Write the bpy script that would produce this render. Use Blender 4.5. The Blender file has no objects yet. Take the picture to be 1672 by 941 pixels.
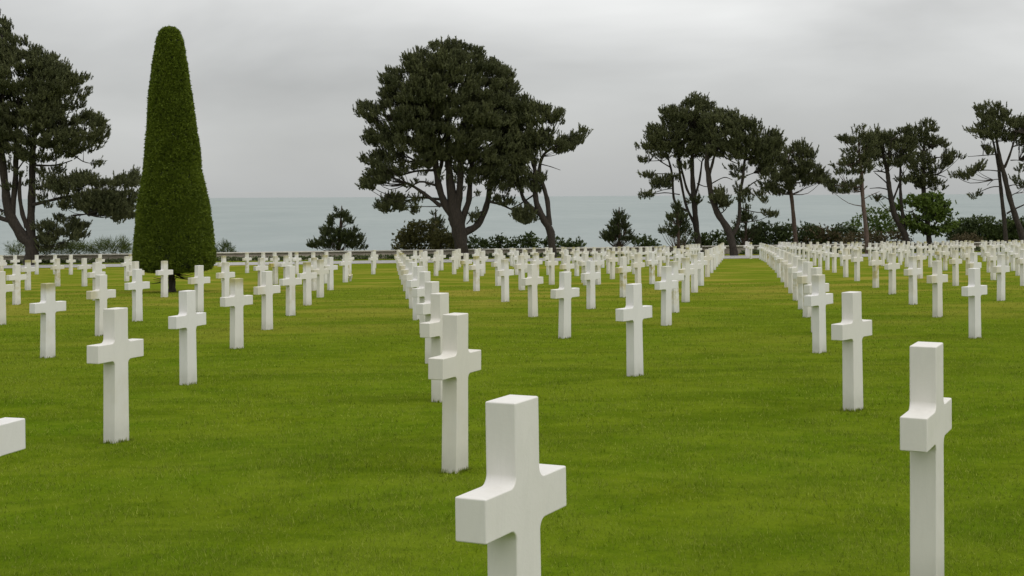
import bpy, bmesh, math, random
import numpy as np
from mathutils import Vector, noise as mnoise

rng = np.random.default_rng(11)
random.seed(5)
S = bpy.context.scene
COL = S.collection
R = math.radians

# ------------------------------------------------------------------ camera numbers
F = 2322.0            # focal length in photograph pixels (1672 wide)
CX, HY = 836.0, 320.0
ROLL = math.atan(0.005)
CAMZ = 1.5
RV = np.array([math.cos(ROLL), 0.0, -math.sin(ROLL)])
UV = np.array([math.sin(ROLL), 0.0, math.cos(ROLL)])

_zt = np.array([-30, 0, 75, 80, 85, 90, 95, 100, 112, 120, 132, 150, 175, 210, 260], float)
_dt = np.array([0.9, 1.45, 3.775, 3.92, 4.04, 4.12, 4.19, 4.26, 4.5, 5.0, 7.5, 16.0, 30.0, 46.0, 60.0], float)


def drop(y):
    return np.interp(y, _zt, _dt) + 0.05 * np.exp(-((np.asarray(y, float) - 18.0) / 8.0) ** 2)


def ground(x, y):
    return CAMZ - drop(y) + 0.0085 * np.asarray(x, float)


def ray(px, py):
    return np.array([0, 1.0, 0]) + (px - CX) / F * RV - (py - HY) / F * UV


def on_ground(px, py):
    d = ray(px, py)
    lo, hi = 1.0, 118.0
    for _ in range(50):
        m = 0.5 * (lo + hi)
        p = d * m
        if CAMZ + p[2] > ground(p[0], p[1]):
            lo = m
        else:
            hi = m
    p = d * lo
    return p[0], p[1]


def at_depth(px, py, y):
    d = ray(px, py)
    t = y / d[1]
    return np.array([d[0] * t, y, CAMZ + d[2] * t])


# ------------------------------------------------------------------ object helpers
def link(o, parent=None):
    COL.objects.link(o)
    if parent is not None:
        o.parent = parent
    return o


def tag(o, label=None, cat=None, group=None, kind=None):
    if label: o['label'] = label
    if cat: o['category'] = cat
    if group: o['group'] = group
    if kind: o['kind'] = kind
    return o


def empty(name, loc):
    o = bpy.data.objects.new(name, None)
    o.empty_display_size = 0.3
    o.location = loc
    return link(o)


def np_mesh(name, verts, faces, mats, attr=None, smooth=False, mat_idx=None):
    """faces: (n,3) or (n,4) int array"""
    me = bpy.data.meshes.new(name)
    verts = np.asarray(verts, np.float32); faces = np.asarray(faces, np.int32)
    n, k = faces.shape
    me.vertices.add(len(verts)); me.vertices.foreach_set('co', verts.ravel())
    me.loops.add(n * k); me.loops.foreach_set('vertex_index', faces.ravel())
    me.polygons.add(n)
    me.polygons.foreach_set('loop_start', np.arange(0, n * k, k, dtype=np.int32))
    me.polygons.foreach_set('loop_total', np.full(n, k, np.int32))
    if smooth:
        me.polygons.foreach_set('use_smooth', np.ones(n, bool))
    if mat_idx is not None:
        me.polygons.foreach_set('material_index', np.asarray(mat_idx, np.int32))
    for m in mats: me.materials.append(m)
    me.update(calc_edges=True)
    if attr is not None:
        a = me.attributes.new('tint', 'FLOAT', 'POINT')
        a.data.foreach_set('value', np.asarray(attr, np.float32))
    me.validate()
    return me


# ------------------------------------------------------------------ materials
def new_mat(name):
    m = bpy.data.materials.new(name); m.use_nodes = True
    nt = m.node_tree; nt.nodes.clear()
    out = nt.nodes.new('ShaderNodeOutputMaterial')
    b = nt.nodes.new('ShaderNodeBsdfPrincipled')
    nt.links.new(b.outputs[0], out.inputs[0])
    return m, nt, b, out


def N(nt, typ, **kw):
    n = nt.nodes.new(typ)
    for k, v in kw.items(): setattr(n, k, v)
    return n


def noise(nt, scale, detail=4, vec=None, rough=0.55, dist=0.0):
    n = N(nt, 'ShaderNodeTexNoise')
    n.inputs['Scale'].default_value = scale
    n.inputs['Detail'].default_value = detail
    n.inputs['Roughness'].default_value = rough
    n.inputs['Distortion'].default_value = dist
    if vec is not None: nt.links.new(vec, n.inputs['Vector'])
    return n.outputs['Fac']


def ramp(nt, fac, stops):
    n = N(nt, 'ShaderNodeValToRGB')
    els = n.color_ramp.elements
    while len(els) < len(stops): els.new(0.5)
    for e, (p, c) in zip(els, stops):
        e.position = p
        e.color = (c, c, c, 1) if not isinstance(c, tuple) else (*c, 1)
    nt.links.new(fac, n.inputs[0])
    return n.outputs[0]


def mix(nt, fac, a, b, mode='MIX'):
    n = N(nt, 'ShaderNodeMix', data_type='RGBA', blend_type=mode)
    for v, s in ((fac, n.inputs[0]), (a, n.inputs[6]), (b, n.inputs[7])):
        if hasattr(v, 'is_linked') or isinstance(v, bpy.types.NodeSocket):
            nt.links.new(v, s)
        elif isinstance(v, (int, float)):
            s.default_value = v
        else:
            s.default_value = (*v, 1)
    return n.outputs[2]


def math_n(nt, op, a, b=None, clamp=False):
    n = N(nt, 'ShaderNodeMath', operation=op, use_clamp=clamp)
    for i, v in enumerate((a, b)):
        if v is None: continue
        if isinstance(v, bpy.types.NodeSocket): nt.links.new(v, n.inputs[i])
        else: n.inputs[i].default_value = v
    return n.outputs[0]


def coords(nt, which='Object', scale=None):
    t = N(nt, 'ShaderNodeTexCoord')
    o = t.outputs[which]
    if scale:
        mp = N(nt, 'ShaderNodeMapping'); mp.inputs['Scale'].default_value = scale
        nt.links.new(o, mp.inputs[0]); o = mp.outputs[0]
    return o


def bump(nt, h, b, strength=0.3, dist=0.02):
    n = N(nt, 'ShaderNodeBump')
    n.inputs['Strength'].default_value = strength
    n.inputs['Distance'].default_value = dist
    nt.links.new(h, n.inputs['Height'])
    nt.links.new(n.outputs[0], b.inputs['Normal'])


def sstep(nt, v, lo, hi):
    n = N(nt, 'ShaderNodeMapRange', interpolation_type='SMOOTHSTEP')
    n.inputs['From Min'].default_value = lo; n.inputs['From Max'].default_value = hi
    nt.links.new(v, n.inputs['Value'])
    return n.outputs[0]


def marble_material():
    m, nt, b, _ = new_mat('white_marble')
    oc = coords(nt, 'Object')
    info = N(nt, 'ShaderNodeObjectInfo')
    sep = N(nt, 'ShaderNodeSeparateColor'); nt.links.new(info.outputs['Color'], sep.inputs[0])
    add = N(nt, 'ShaderNodeVectorMath', operation='ADD')
    rv = N(nt, 'ShaderNodeCombineXYZ')
    for i in range(3): nt.links.new(math_n(nt, 'MULTIPLY', info.outputs['Random'], 37.0 + 11 * i), rv.inputs[i])
    nt.links.new(oc, add.inputs[0]); nt.links.new(rv.outputs[0], add.inputs[1])
    v = add.outputs[0]
    sx = N(nt, 'ShaderNodeSeparateXYZ'); nt.links.new(oc, sx.inputs[0])
    Z, X = sx.outputs['Z'], sx.outputs['X']
    base = mix(nt, noise(nt, 3.0, 5, v), (0.675, 0.66, 0.642), (0.75, 0.735, 0.722))
    base = mix(nt, math_n(nt, 'MULTIPLY', math_n(nt, 'POWER', info.outputs['Random'], 1.6), 0.55), base, (0.62, 0.57, 0.44))
    # faint grey veins
    mp = N(nt, 'ShaderNodeMapping'); mp.inputs['Scale'].default_value = (3, 3, 0.9); nt.links.new(v, mp.inputs[0])
    vein = ramp(nt, noise(nt, 2.2, 6, mp.outputs[0], 0.6, 1.2), [(0.44, 0.0), (0.50, 1.0), (0.56, 0.0)])
    base = mix(nt, math_n(nt, 'MULTIPLY', vein, 0.07), base, (0.42, 0.42, 0.40))
    # grey grime rising from the turf
    grime = math_n(nt, 'MULTIPLY', math_n(nt, 'SUBTRACT', 1.0, sstep(nt, Z, 0.0, 0.22)), noise(nt, 9, 4, v))
    base = mix(nt, math_n(nt, 'MULTIPLY', grime, 0.75), base, (0.33, 0.33, 0.27))
    # run-off streaks
    mp2 = N(nt, 'ShaderNodeMapping'); mp2.inputs['Scale'].default_value = (18, 18, 1.2); nt.links.new(v, mp2.inputs[0])
    strk = ramp(nt, noise(nt, 1.5, 3, mp2.outputs[0]), [(0.5, 0.0), (0.72, 1.0)])
    base = mix(nt, math_n(nt, 'MULTIPLY', strk, 0.035), base, (0.48, 0.46, 0.38))
    # lichen: amounts come from the object's own colour
    ln = noise(nt, 7, 5, v, 0.6)
    lcol = mix(nt, noise(nt, 4.0, 3, v), (0.30, 0.27, 0.08), (0.52, 0.42, 0.12))
    top = math_n(nt, 'MULTIPLY', sstep(nt, math_n(nt, 'ADD', Z, math_n(nt, 'MULTIPLY', ln, 0.12)), 0.90, 1.04), sep.outputs[0])
    base = mix(nt, math_n(nt, 'MULTIPLY', top, 0.9, True), base, mix(nt, noise(nt, 6, 3, v), (0.20, 0.20, 0.11), (0.54, 0.47, 0.18)))
    armz = math_n(nt, 'MULTIPLY', sstep(nt, Z, 0.56, 0.64), math_n(nt, 'SUBTRACT', 1.0, sstep(nt, Z, 0.72, 0.80)))
    arm = math_n(nt, 'MULTIPLY', armz, math_n(nt, 'SUBTRACT', 1.0, sstep(nt, math_n(nt, 'ADD', X, math_n(nt, 'MULTIPLY', ln, 0.2)), -0.12, 0.06)))
    arm = math_n(nt, 'MULTIPLY', arm, sep.outputs[1])
    base = mix(nt, math_n(nt, 'MULTIPLY', arm, 0.8, True), base, lcol)
    shz = math_n(nt, 'MULTIPLY', sstep(nt, Z, 0.08, 0.35), math_n(nt, 'SUBTRACT', 1.0, sstep(nt, Z, 0.58, 0.66)))
    sh = math_n(nt, 'MULTIPLY', math_n(nt, 'MULTIPLY', shz, sstep(nt, ln, 0.38, 0.62)), sep.outputs[2])
    base = mix(nt, math_n(nt, 'MULTIPLY', sh, 0.8, True), base, lcol)
    nt.links.new(base, b.inputs['Base Color'])
    nt.links.new(ramp(nt, noise(nt, 14, 3, v), [(0.3, 0.42), (0.7, 0.62)]), b.inputs['Roughness'])
    b.inputs['Specular IOR Level'].default_value = 0.35
    b.inputs['Subsurface Weight'].default_value = 0.0
    bump(nt, noise(nt, 90, 4, v), b, 0.12, 0.004)
    return m


def foliage_material(name, dark, light, rough=0.6, transl=0.25, nscale=0.9):
    m, nt, b, out = new_mat(name)
    a = N(nt, 'ShaderNodeAttribute', attribute_name='tint')
    big = noise(nt, nscale, 3, coords(nt, 'Object'))
    f = math_n(nt, 'ADD', math_n(nt, 'MULTIPLY', a.outputs['Fac'], 0.65), math_n(nt, 'SUBTRACT', math_n(nt, 'MULTIPLY', big, 0.9), 0.27), True)
    c = mix(nt, f, dark, light)
    nt.links.new(c, b.inputs['Base Color'])
    b.inputs['Roughness'].default_value = rough
    b.inputs['Specular IOR Level'].default_value = 0.25
    if transl > 0:
        tr = N(nt, 'ShaderNodeBsdfTranslucent'); nt.links.new(c, tr.inputs[0])
        mx = N(nt, 'ShaderNodeMixShader'); mx.inputs[0].default_value = transl
        nt.links.new(b.outputs[0], mx.inputs[1]); nt.links.new(tr.outputs[0], mx.inputs[2])
        nt.links.new(mx.outputs[0], out.inputs[0])
    return m


def bark_material(name, c1, c2):
    m, nt, b, _ = new_mat(name)
    v = coords(nt, 'Object', (5, 5, 1.4))
    h = noise(nt, 3.0, 6, v, 0.65, 0.6)
    nt.links.new(ramp(nt, h, [(0.3, c1), (0.7, c2)]), b.inputs['Base Color'])
    b.inputs['Roughness'].default_value = 0.9
    bump(nt, h, b, 0.9, 0.08)
    return m


def lawn_colour(nt, gain=1.0):
    g = N(nt, 'ShaderNodeNewGeometry')
    p = g.outputs['Position']
    n1 = noise(nt, 0.09, 4, p, 0.55, 0.4)
    n2 = noise(nt, 0.7, 4, p, 0.6)
    n3 = noise(nt, 6.0, 4, p, 0.7)
    sx = N(nt, 'ShaderNodeSeparateXYZ'); nt.links.new(p, sx.inputs[0])
    far = sstep(nt, sx.outputs['Y'], 10.0, 45.0)
    k = gain
    c = mix(nt, ramp(nt, n1, [(0.35, 0.0), (0.65, 1.0)]), (0.088 * k, 0.150 * k, 0.006 * k), (0.120 * k, 0.180 * k, 0.008 * k))
    c = mix(nt, math_n(nt, 'MULTIPLY', ramp(nt, n2, [(0.36, 0.0), (0.68, 1.0)]), 0.55), c, (0.150 * k, 0.185 * k, 0.008 * k))
    c = mix(nt, math_n(nt, 'MULTIPLY', ramp(nt, n3, [(0.35, 1.0), (0.60, 0.0)]), 0.45), c, (0.055 * k, 0.100 * k, 0.005 * k))
    mp = N(nt, 'ShaderNodeMapping'); mp.inputs['Scale'].default_value = (0.5, 1.0, 1.0); nt.links.new(p, mp.inputs[0])
    n5 = noise(nt, 1.9, 5, p, 0.65, 0.5)
    c = mix(nt, math_n(nt, 'MULTIPLY', ramp(nt, n5, [(0.40, 0.0), (0.62, 1.0)]), 0.6), c, (0.150 * k, 0.200 * k, 0.014 * k))
    c = mix(nt, math_n(nt, 'MULTIPLY', ramp(nt, noise(nt, 1.1, 5, mp.outputs[0], 0.65, 0.7), [(0.38, 1.0), (0.54, 0.0)]), 0.5), c, (0.058 * k, 0.098 * k, 0.004 * k))
    c = mix(nt, math_n(nt, 'MULTIPLY', far, 0.45), c, (0.150 * k, 0.185 * k, 0.018 * k))
    n4 = ramp(nt, noise(nt, 0.55, 4, mp.outputs[0], 0.6), [(0.47, 0.0), (0.64, 1.0)])
    c = mix(nt, math_n(nt, 'MULTIPLY', math_n(nt, 'MULTIPLY', n4, far), 0.8), c, (0.27 * k, 0.23 * k, 0.040 * k))
    return c, n3, p, far


def ground_material():
    m, nt, b, _ = new_mat('lawn_ground')
    c, n3, p, far = lawn_colour(nt, 1.06)
    nt.links.new(c, b.inputs['Base Color'])
    b.inputs['Roughness'].default_value = 1.0
    b.inputs['Specular IOR Level'].default_value = 0.0
    bump(nt, noise(nt, 22.0, 4, p, 0.7), b, 0.9, 0.05)
    return m


def blade_material():
    m, nt, b, out = new_mat('grass_blade')
    c, n3, p, far = lawn_colour(nt, 1.26)
    a = N(nt, 'ShaderNodeAttribute', attribute_name='tint')
    c = mix(nt, a.outputs['Fac'], mix(nt, 0.40, c, (0.036, 0.066, 0.003)), mix(nt, 0.6, c, (0.40, 0.43, 0.09)))
    nt.links.new(c, b.inputs['Base Color'])
    b.inputs['Roughness'].default_value = 0.7
    b.inputs['Specular IOR Level'].default_value = 0.0
    tr = N(nt, 'ShaderNodeBsdfTranslucent'); nt.links.new(c, tr.inputs[0])
    mx = N(nt, 'ShaderNodeMixShader'); mx.inputs[0].default_value = 0.4
    nt.links.new(b.outputs[0], mx.inputs[1]); nt.links.new(tr.outputs[0], mx.inputs[2])
    nt.links.new(mx.outputs[0], out.inputs[0])
    return m


def simple_material(name, c1, c2, scale=3, rough=0.85, bstr=0.3, bdist=0.01, stretch=(1, 1, 1)):
    m, nt, b, _ = new_mat(name)
    v = coords(nt, 'Object', stretch)
    h = noise(nt, scale, 6, v, 0.65)
    nt.links.new(ramp(nt, h, [(0.3, c1), (0.7, c2)]), b.inputs['Base Color'])
    b.inputs['Roughness'].default_value = rough
    bump(nt, noise(nt, scale * 9, 4, v), b, bstr, bdist)
    return m


def sea_material():
    m, nt, b, _ = new_mat('sea_water')
    g = N(nt, 'ShaderNodeNewGeometry')
    mp = N(nt, 'ShaderNodeMapping'); mp.inputs['Scale'].default_value = (0.0022, 0.0009, 1); nt.links.new(g.outputs['Position'], mp.inputs[0])
    big = noise(nt, 1.0, 5, mp.outputs[0], 0.6, 0.5)
    c = mix(nt, ramp(nt, big, [(0.36, 0.0), (0.64, 1.0)]), (0.190, 0.232, 0.226), (0.235, 0.275, 0.265))
    mp3 = N(nt, 'ShaderNodeMapping'); mp3.inputs['Scale'].default_value = (0.02, 0.006, 1); nt.links.new(g.outputs['Position'], mp3.inputs[0])
    fl = ramp(nt, noise(nt, 1.0, 6, mp3.outputs[0], 0.75), [(0.42, 0.0), (0.62, 1.0)])
    c = mix(nt, math_n(nt, 'MULTIPLY', fl, 0.35), c, (0.145, 0.185, 0.182))
    nt.links.new(c, b.inputs['Base Color'])
    b.inputs['Roughness'].default_value = 0.45
    b.inputs['IOR'].default_value = 1.33
    b.inputs['Specular IOR Level'].default_value = 0.5
    mp2 = N(nt, 'ShaderNodeMapping'); mp2.inputs['Scale'].default_value = (0.25, 0.09, 1); nt.links.new(g.outputs['Position'], mp2.inputs[0])
    bump(nt, noise(nt, 1.0, 6, mp2.outputs[0], 0.7), b, 0.5, 0.6)
    return m


MARBLE = marble_material()
M_GROUND = ground_material()
M_BLADE = blade_material()
M_PINE = foliage_material('pine_needles', (0.034, 0.044, 0.017), (0.150, 0.160, 0.068), 0.7, 0.15, 0.5)
M_YPINE = foliage_material('young_pine_needles', (0.032, 0.046, 0.016), (0.110, 0.130, 0.050), 0.7, 0.12, 0.8)
M_YEW = foliage_material('yew_leaves', (0.056, 0.086, 0.008), (0.180, 0.235, 0.020), 0.7, 0.2, 1.6)
M_YEWCORE = simple_material('yew_shade_core', (0.008, 0.013, 0.004), (0.020, 0.030, 0.008), 6)  # near-black green, the shade inside the yew put into the colour
M_BUSH = foliage_material('bush_leaves', (0.030, 0.050, 0.012), (0.100, 0.135, 0.036), 0.55, 0.2, 0.9)
M_BRIGHT = foliage_material('bright_leaves', (0.045, 0.085, 0.012), (0.15, 0.21, 0.035), 0.55, 0.3, 0.7)
M_LEAFY = foliage_material('leafy_tree_leaves', (0.026, 0.050, 0.009), (0.150, 0.215, 0.032), 0.55, 0.3, 0.55)
M_BROWN = foliage_material('brown_hedge_leaves', (0.075, 0.062, 0.032), (0.19, 0.155, 0.080), 0.7, 0.1, 0.7)
M_OCHRE = foliage_material('ochre_leaves', (0.050, 0.056, 0.018), (0.150, 0.142, 0.045), 0.7, 0.15, 0.8)
M_DARK = foliage_material('dark_hedge_leaves', (0.032, 0.050, 0.016), (0.110, 0.145, 0.048), 0.65, 0.1, 0.7)
M_REED = foliage_material('reed_grass', (0.050, 0.072, 0.016), (0.15, 0.185, 0.045), 0.7, 0.25, 0.8)
M_BARK = bark_material('pine_bark', (0.013, 0.010, 0.007), (0.048, 0.036, 0.025))
M_BARKR = bark_material('young_pine_bark', (0.045, 0.030, 0.022), (0.14, 0.095, 0.070))
M_YBARK = bark_material('yew_bark', (0.020, 0.015, 0.010), (0.060, 0.045, 0.032))
M_PATH = simple_material('pale_gravel', (0.30, 0.29, 0.28), (0.38, 0.37, 0.355), 4)
M_WALL = simple_material('wall_stone', (0.22, 0.19, 0.15), (0.40, 0.36, 0.29), 1.3, 0.9, 0.6, 0.03, (1, 1, 3))
M_COPE = simple_material('coping_stone', (0.42, 0.39, 0.33), (0.60, 0.57, 0.50), 2.0, 0.85, 0.4, 0.02)
M_SEA = sea_material()
M_PETAL = simple_material('cream_petals', (0.62, 0.56, 0.40), (0.80, 0.76, 0.62), 20)

# ------------------------------------------------------------------ ground, path, sea
def sheet(name, xs, ys, dz, mat):
    X, Y = np.meshgrid(xs, ys)
    Z = ground(X, Y) + dz
    V = np.stack([X, Y, Z], -1).reshape(-1, 3)
    nx, ny = len(xs), len(ys)
    i = np.arange((ny - 1) * (nx - 1)); r, c = i // (nx - 1), i % (nx - 1)
    a = r * nx + c
    Fc = np.stack([a, a + 1, a + nx + 1, a + nx], -1)
    return np_mesh(name, V, Fc, [mat], smooth=True)


gx = np.concatenate([[-260, -160], np.linspace(-110, 110, 45), [160, 260]])
gy = np.concatenate([np.arange(-25, 0, 5.0), np.arange(0, 120, 0.5), np.arange(120, 262, 4.0)])
o = link(bpy.data.objects.new('ground', sheet('ground', gx, gy, 0, M_GROUND))); tag(o, kind='structure')
o = link(bpy.data.objects.new('path', sheet('path', np.linspace(-110, 110, 45), np.arange(88.5, 94.6, 0.5), 0.015, M_PATH))); tag(o, kind='structure')

sv = np.array([[-60000, 150, -40], [60000, 150, -40], [60000, 90000, -40], [-60000, 90000, -40]], float)
o = link(bpy.data.objects.new('sea', np_mesh('sea', sv, [[0, 1, 2, 3]], [M_SEA]))); tag(o, kind='structure')

# ------------------------------------------------------------------ grass blades (stuff)
def grass():
    bands = [(4.2, 7.5, 5200, 0.036, 0.0042), (7.5, 11, 2800, 0.038, 0.0058), (11, 17, 1200, 0.040, 0.0085),
             (17, 27, 480, 0.042, 0.013), (27, 45, 130, 0.045, 0.020)]
    VV, TT = [], []
    for y0, y1, den, ln, wd in bands:
        hw1 = y1 * 0.50 + 1.6
        n = int(den * (y1 - y0) * 2 * hw1)
        y = rng.uniform(y0, y1, n); x = rng.uniform(-hw1, hw1, n)
        k = np.abs(x) < y * 0.48 + 1.5
        x, y = x[k], y[k]; n = len(x)
        # clump the density a little
        cl = np.sin(x * 5.1 + 1.3 * np.sin(y * 3.7)) * np.sin(y * 4.3 + 1.7 * np.sin(x * 2.9))
        k = rng.random(n) < 0.72 + 0.28 * cl
        x, y, cl = x[k], y[k], cl[k]; n = len(x)
        z = ground(x, y)
        L = ln * rng.uniform(0.45, 1.05, n) * (1 + 0.15 * cl)
        az = rng.uniform(0, 2 * np.pi, n); lean = np.abs(rng.normal(0.85, 0.35, n))
        d = np.stack([np.cos(az) * np.sin(lean), np.sin(az) * np.sin(lean), np.cos(lean)], -1)
        pa = az + np.pi / 2 + rng.normal(0, 0.5, n)
        w = wd * rng.uniform(0.6, 1.3, n)
        p = np.stack([np.cos(pa), np.sin(pa), np.zeros(n)], -1) * w[:, None] * 0.5
        b = np.stack([x, y, z - 0.004], -1)
        VV.append(np.stack([b - p, b + p, b + d * L[:, None]], 1).reshape(-1, 3))
        t = np.clip(rng.normal(0.38, 0.2, n), 0, 1); t[rng.random(n) < 0.10] = 1.0; t[rng.random(n) < 0.14] = 0.0
        TT.append(np.repeat(t, 3))
    for fx, fy, al in FEET:
        if fy > 36: continue
        n = int(150 if fy < 14 else 60 if fy < 24 else 24)
        u = rng.uniform(-1, 1, n); v = rng.uniform(-1, 1, n); side = rng.random(n) < 0.62
        lx = np.where(side, u * 0.10, np.sign(u) * (0.093 + 0.03 * np.abs(v))); ly = np.where(side, np.sign(v) * (0.056 + 0.03 * np.abs(u * v)), v * 0.065)
        a = R(90 - al); x = fx + lx * math.cos(a) - ly * math.sin(a); y = fy + lx * math.sin(a) + ly * math.cos(a)
        z = ground(x, y); L = rng.uniform(0.018, 0.045, n)
        az = rng.uniform(0, 2 * np.pi, n); le = np.abs(rng.normal(0.35, 0.25, n))
        d = np.stack([np.cos(az) * np.sin(le), np.sin(az) * np.sin(le), np.cos(le)], -1)
        w = (0.0045 + 0.0005 * fy) * rng.uniform(.6, 1.2, n)
        p = np.stack([np.cos(az + 1.57), np.sin(az + 1.57), np.zeros(n)], -1) * w[:, None] * .5
        b = np.stack([x, y, z - .004], -1)
        VV.append(np.stack([b - p, b + p, b + d * L[:, None]], 1).reshape(-1, 3)); TT.append(np.repeat(np.clip(rng.normal(.45, .2, n), 0, 1), 3))
    V = np.concatenate(VV); T = np.concatenate(TT)
    me = np_mesh('grass', V, np.arange(len(V)).reshape(-1, 3), [M_BLADE], attr=T)
    o = link(bpy.data.objects.new('grass', me))
    tag(o, 'short mown green grass blades covering the lawn', 'grass', kind='stuff')


# ------------------------------------------------------------------ the crosses
def cross_mesh():
    hw, hb, ha, z0, z1, H, T, r = 0.0825, 0.090, 0.28, 0.613, 0.746, 1.0, 0.105, 0.034

    def fil(cx, cz, a0, a1, n=6):
        return [(cx + r * math.cos(R(a0 + (a1 - a0) * i / n)), cz + r * math.sin(R(a0 + (a1 - a0) * i / n))) for i in range(n + 1)]
    right = [(hb + 0.006, -0.15), (hb, 0.0)]
    right += fil(hw + r, z0 - r, 180, 90)
    right += [(ha, z0), (ha, z1)]
    right += fil(hw + r, z1 + r, 270, 180)
    right += [(hw, H)]
    pts = right + [(-x, z) for x, z in reversed(right)]
    bm = bmesh.new()
    vs = [bm.verts.new((x, -T / 2, z)) for x, z in pts]
    f = bm.faces.new(vs)
    ext = bmesh.ops.extrude_face_region(bm, geom=[f])
    for v in ext['geom']:
        if isinstance(v, bmesh.types.BMVert): v.co.y += T
    bmesh.ops.recalc_face_normals(bm, faces=bm.faces)
    ed = [e for e in bm.edges if len(e.link_faces) == 2 and e.calc_face_angle() > R(50)]
    bmesh.ops.bevel(bm, geom=ed, offset=0.0055, segments=2, profile=0.5, affect='EDGES', clamp_overlap=True)
    me = bpy.data.meshes.new('marble_cross'); bm.to_mesh(me); bm.free()
    for p in me.polygons: p.use_smooth = True
    me.materials.append(MARBLE)
    tmp = link(bpy.data.objects.new('tmp', me))
    wn = tmp.modifiers.new('wn', 'WEIGHTED_NORMAL'); wn.mode = 'FACE_AREA'; wn.weight = 100; wn.thresh = 0.001
    dg = bpy.context.evaluated_depsgraph_get(); dg.update()
    me2 = bpy.data.meshes.new_from_object(tmp.evaluated_get(dg), preserve_all_data_layers=True, depsgraph=dg)
    bpy.data.objects.remove(tmp); me2.name = 'marble_cross'
    return me2


CROSS = cross_mesh()
ORD = ['zeroth', 'first', 'second', 'third', 'fourth', 'fifth', 'sixth', 'seventh', 'eighth', 'ninth', 'tenth', 'eleventh', 'twelfth',
       'thirteenth', 'fourteenth', 'fifteenth', 'sixteenth', 'seventeenth', 'eighteenth', 'nineteenth', 'twentieth']
_tens = {2: 'twenty', 3: 'thirty', 4: 'forty'}
for k in range(21, 50):
    ORD.append(_tens[k // 10] + '-' + ORD[k % 10] if k % 10 else _tens[k // 10][:-1] + 'ieth')

_proto = bpy.data.objects.new('marble_cross', CROSS)
_first = [True]


FEET = []


def put_cross(x, y, alpha, label, stain=(0, 0, 0), dz=0.0):
    o = _proto if _first[0] else _proto.copy()
    _first[0] = False
    link(o)
    o.location = (x, y, float(ground(x, y)) + dz)
    FEET.append((x, y, alpha))
    o.rotation_euler = (R(random.gauss(0, 0.35)), R(random.gauss(0, 0.35)), R(90 - alpha))
    o.color = (stain[0], stain[1], stain[2], 1)
    tag(o, label, 'cross', 'white marble crosses on the lawn')
    return o


def cross_px(px, py, label, alpha=None, stain=(0, 0, 0)):
    x, y = on_ground(px, py)
    d = math.hypot(x, y); x *= (d + 0.09) / d; y *= (d + 0.09) / d
    if alpha is None:
        alpha = 38 + (px - 836) * 0.0115 + random.gauss(0, 0.7)
    return put_cross(x, y, alpha, label, stain)


# three nearest, whose feet are outside the picture
put_cross((839.5 - CX) / F * 4.42, 4.42, 27, 'largest white marble cross, nearest the camera, its foot cut off below', dz=-0.04)
put_cross((1511 - CX) / F * 5.76, 5.76, 26.5, 'tall clean white cross at far right seen almost end on', dz=0.012)
put_cross((-44 - CX) / F * 5.84, 5.84, 17, 'white cross at left edge showing only the tip of one arm', dz=-0.035)

rows = {
    # the slanting row on the left, front to back
    'in the slanting row from lower left':
        [(190, 724, 20.5), (307.5, 629, 21), (386.5, 570, 33, (1, 0, 0)), (436.5, 539), (474.5, 516), (502, 499), (523, 486, None, (.8, .3, 0)), (539.5, 474)],
    # tightly overlapping middle row
    'in the tightly overlapping middle row':
        [(743, 773, 23.7), (720, 657, 27), (706, 594, 30), (694.5, 547, 32), (682, 523, 34), (675, 504, 35), (668.5, 488.5, 35, (.3, .6, .2)), (663.5, 475.7), (659.5, 465),
         (656, 456.5), (653.5, 449), (651.5, 443), (650.5, 438)],
    'bordering the left of the grass aisle':
        [(1037, 615, 39), (1088, 532, 40, (0.3, 0, 0)), (1119.5, 494), (1134, 478), (1144.4, 466.7), (1155, 452.5), (1161, 446), (1165.7, 441),
         (1169.4, 435.8), (1172.5, 432), (1175.5, 428.7), (1178, 425.3), (1180.5, 422.7)],
    'bordering the right of the grass aisle':
        [(1393, 672, 39.5), (1338, 577, 42, (.5, 0, 0)), (1334, 543.6), (1319, 518.4, None, (0, .6, .8)), (1310.5, 505.5, None, (.4, .2, .4)), (1301, 491.3, None, (0, 0, .7)),
         (1293, 479), (1286, 469.5), (1279.5, 461), (1273, 453.3), (1268.8, 445.5), (1264.8, 441), (1261.5, 438), (1258.5, 435.2), (1255, 432.3),
         (1251, 428.4), (1248, 426.6), (1245, 425.2), (1242, 423.9)],
    'in the slanting row right of the aisle':
        [(1592, 553, 46), (1531, 518.5, 46, (.2, .5, 0)), (1491, 497.8, None, (.6, .4, .3)), (1457, 481, None, (.5, 0, 0)), (1430, 470, None, (0, 0, 1)), (1399.5, 459.2),
         (1381, 452.9, None, (.4, 0, 0)), (1362.3, 445.4), (1351, 441.3), (1339, 437), (1330, 434.3), (1319.3, 429.5)],
    'in the slanting row of the centre lawn':
        [(922, 553, 42), (870.5, 518), (825, 493.3, None, (.6, .3, 0)), (778, 475.5), (761, 459.7, None, (0, 1, 0)), (741.6, 448), (721, 441.5)],
    'in the slanting row at the far left':
        [(78, 585, 27.6, (1, 0, .15)), (165, 549, 29, (0, .6, 0)), (224.5, 525, 31), (325, 510.5, None, (0, .45, 0))],
}
used = []
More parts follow.
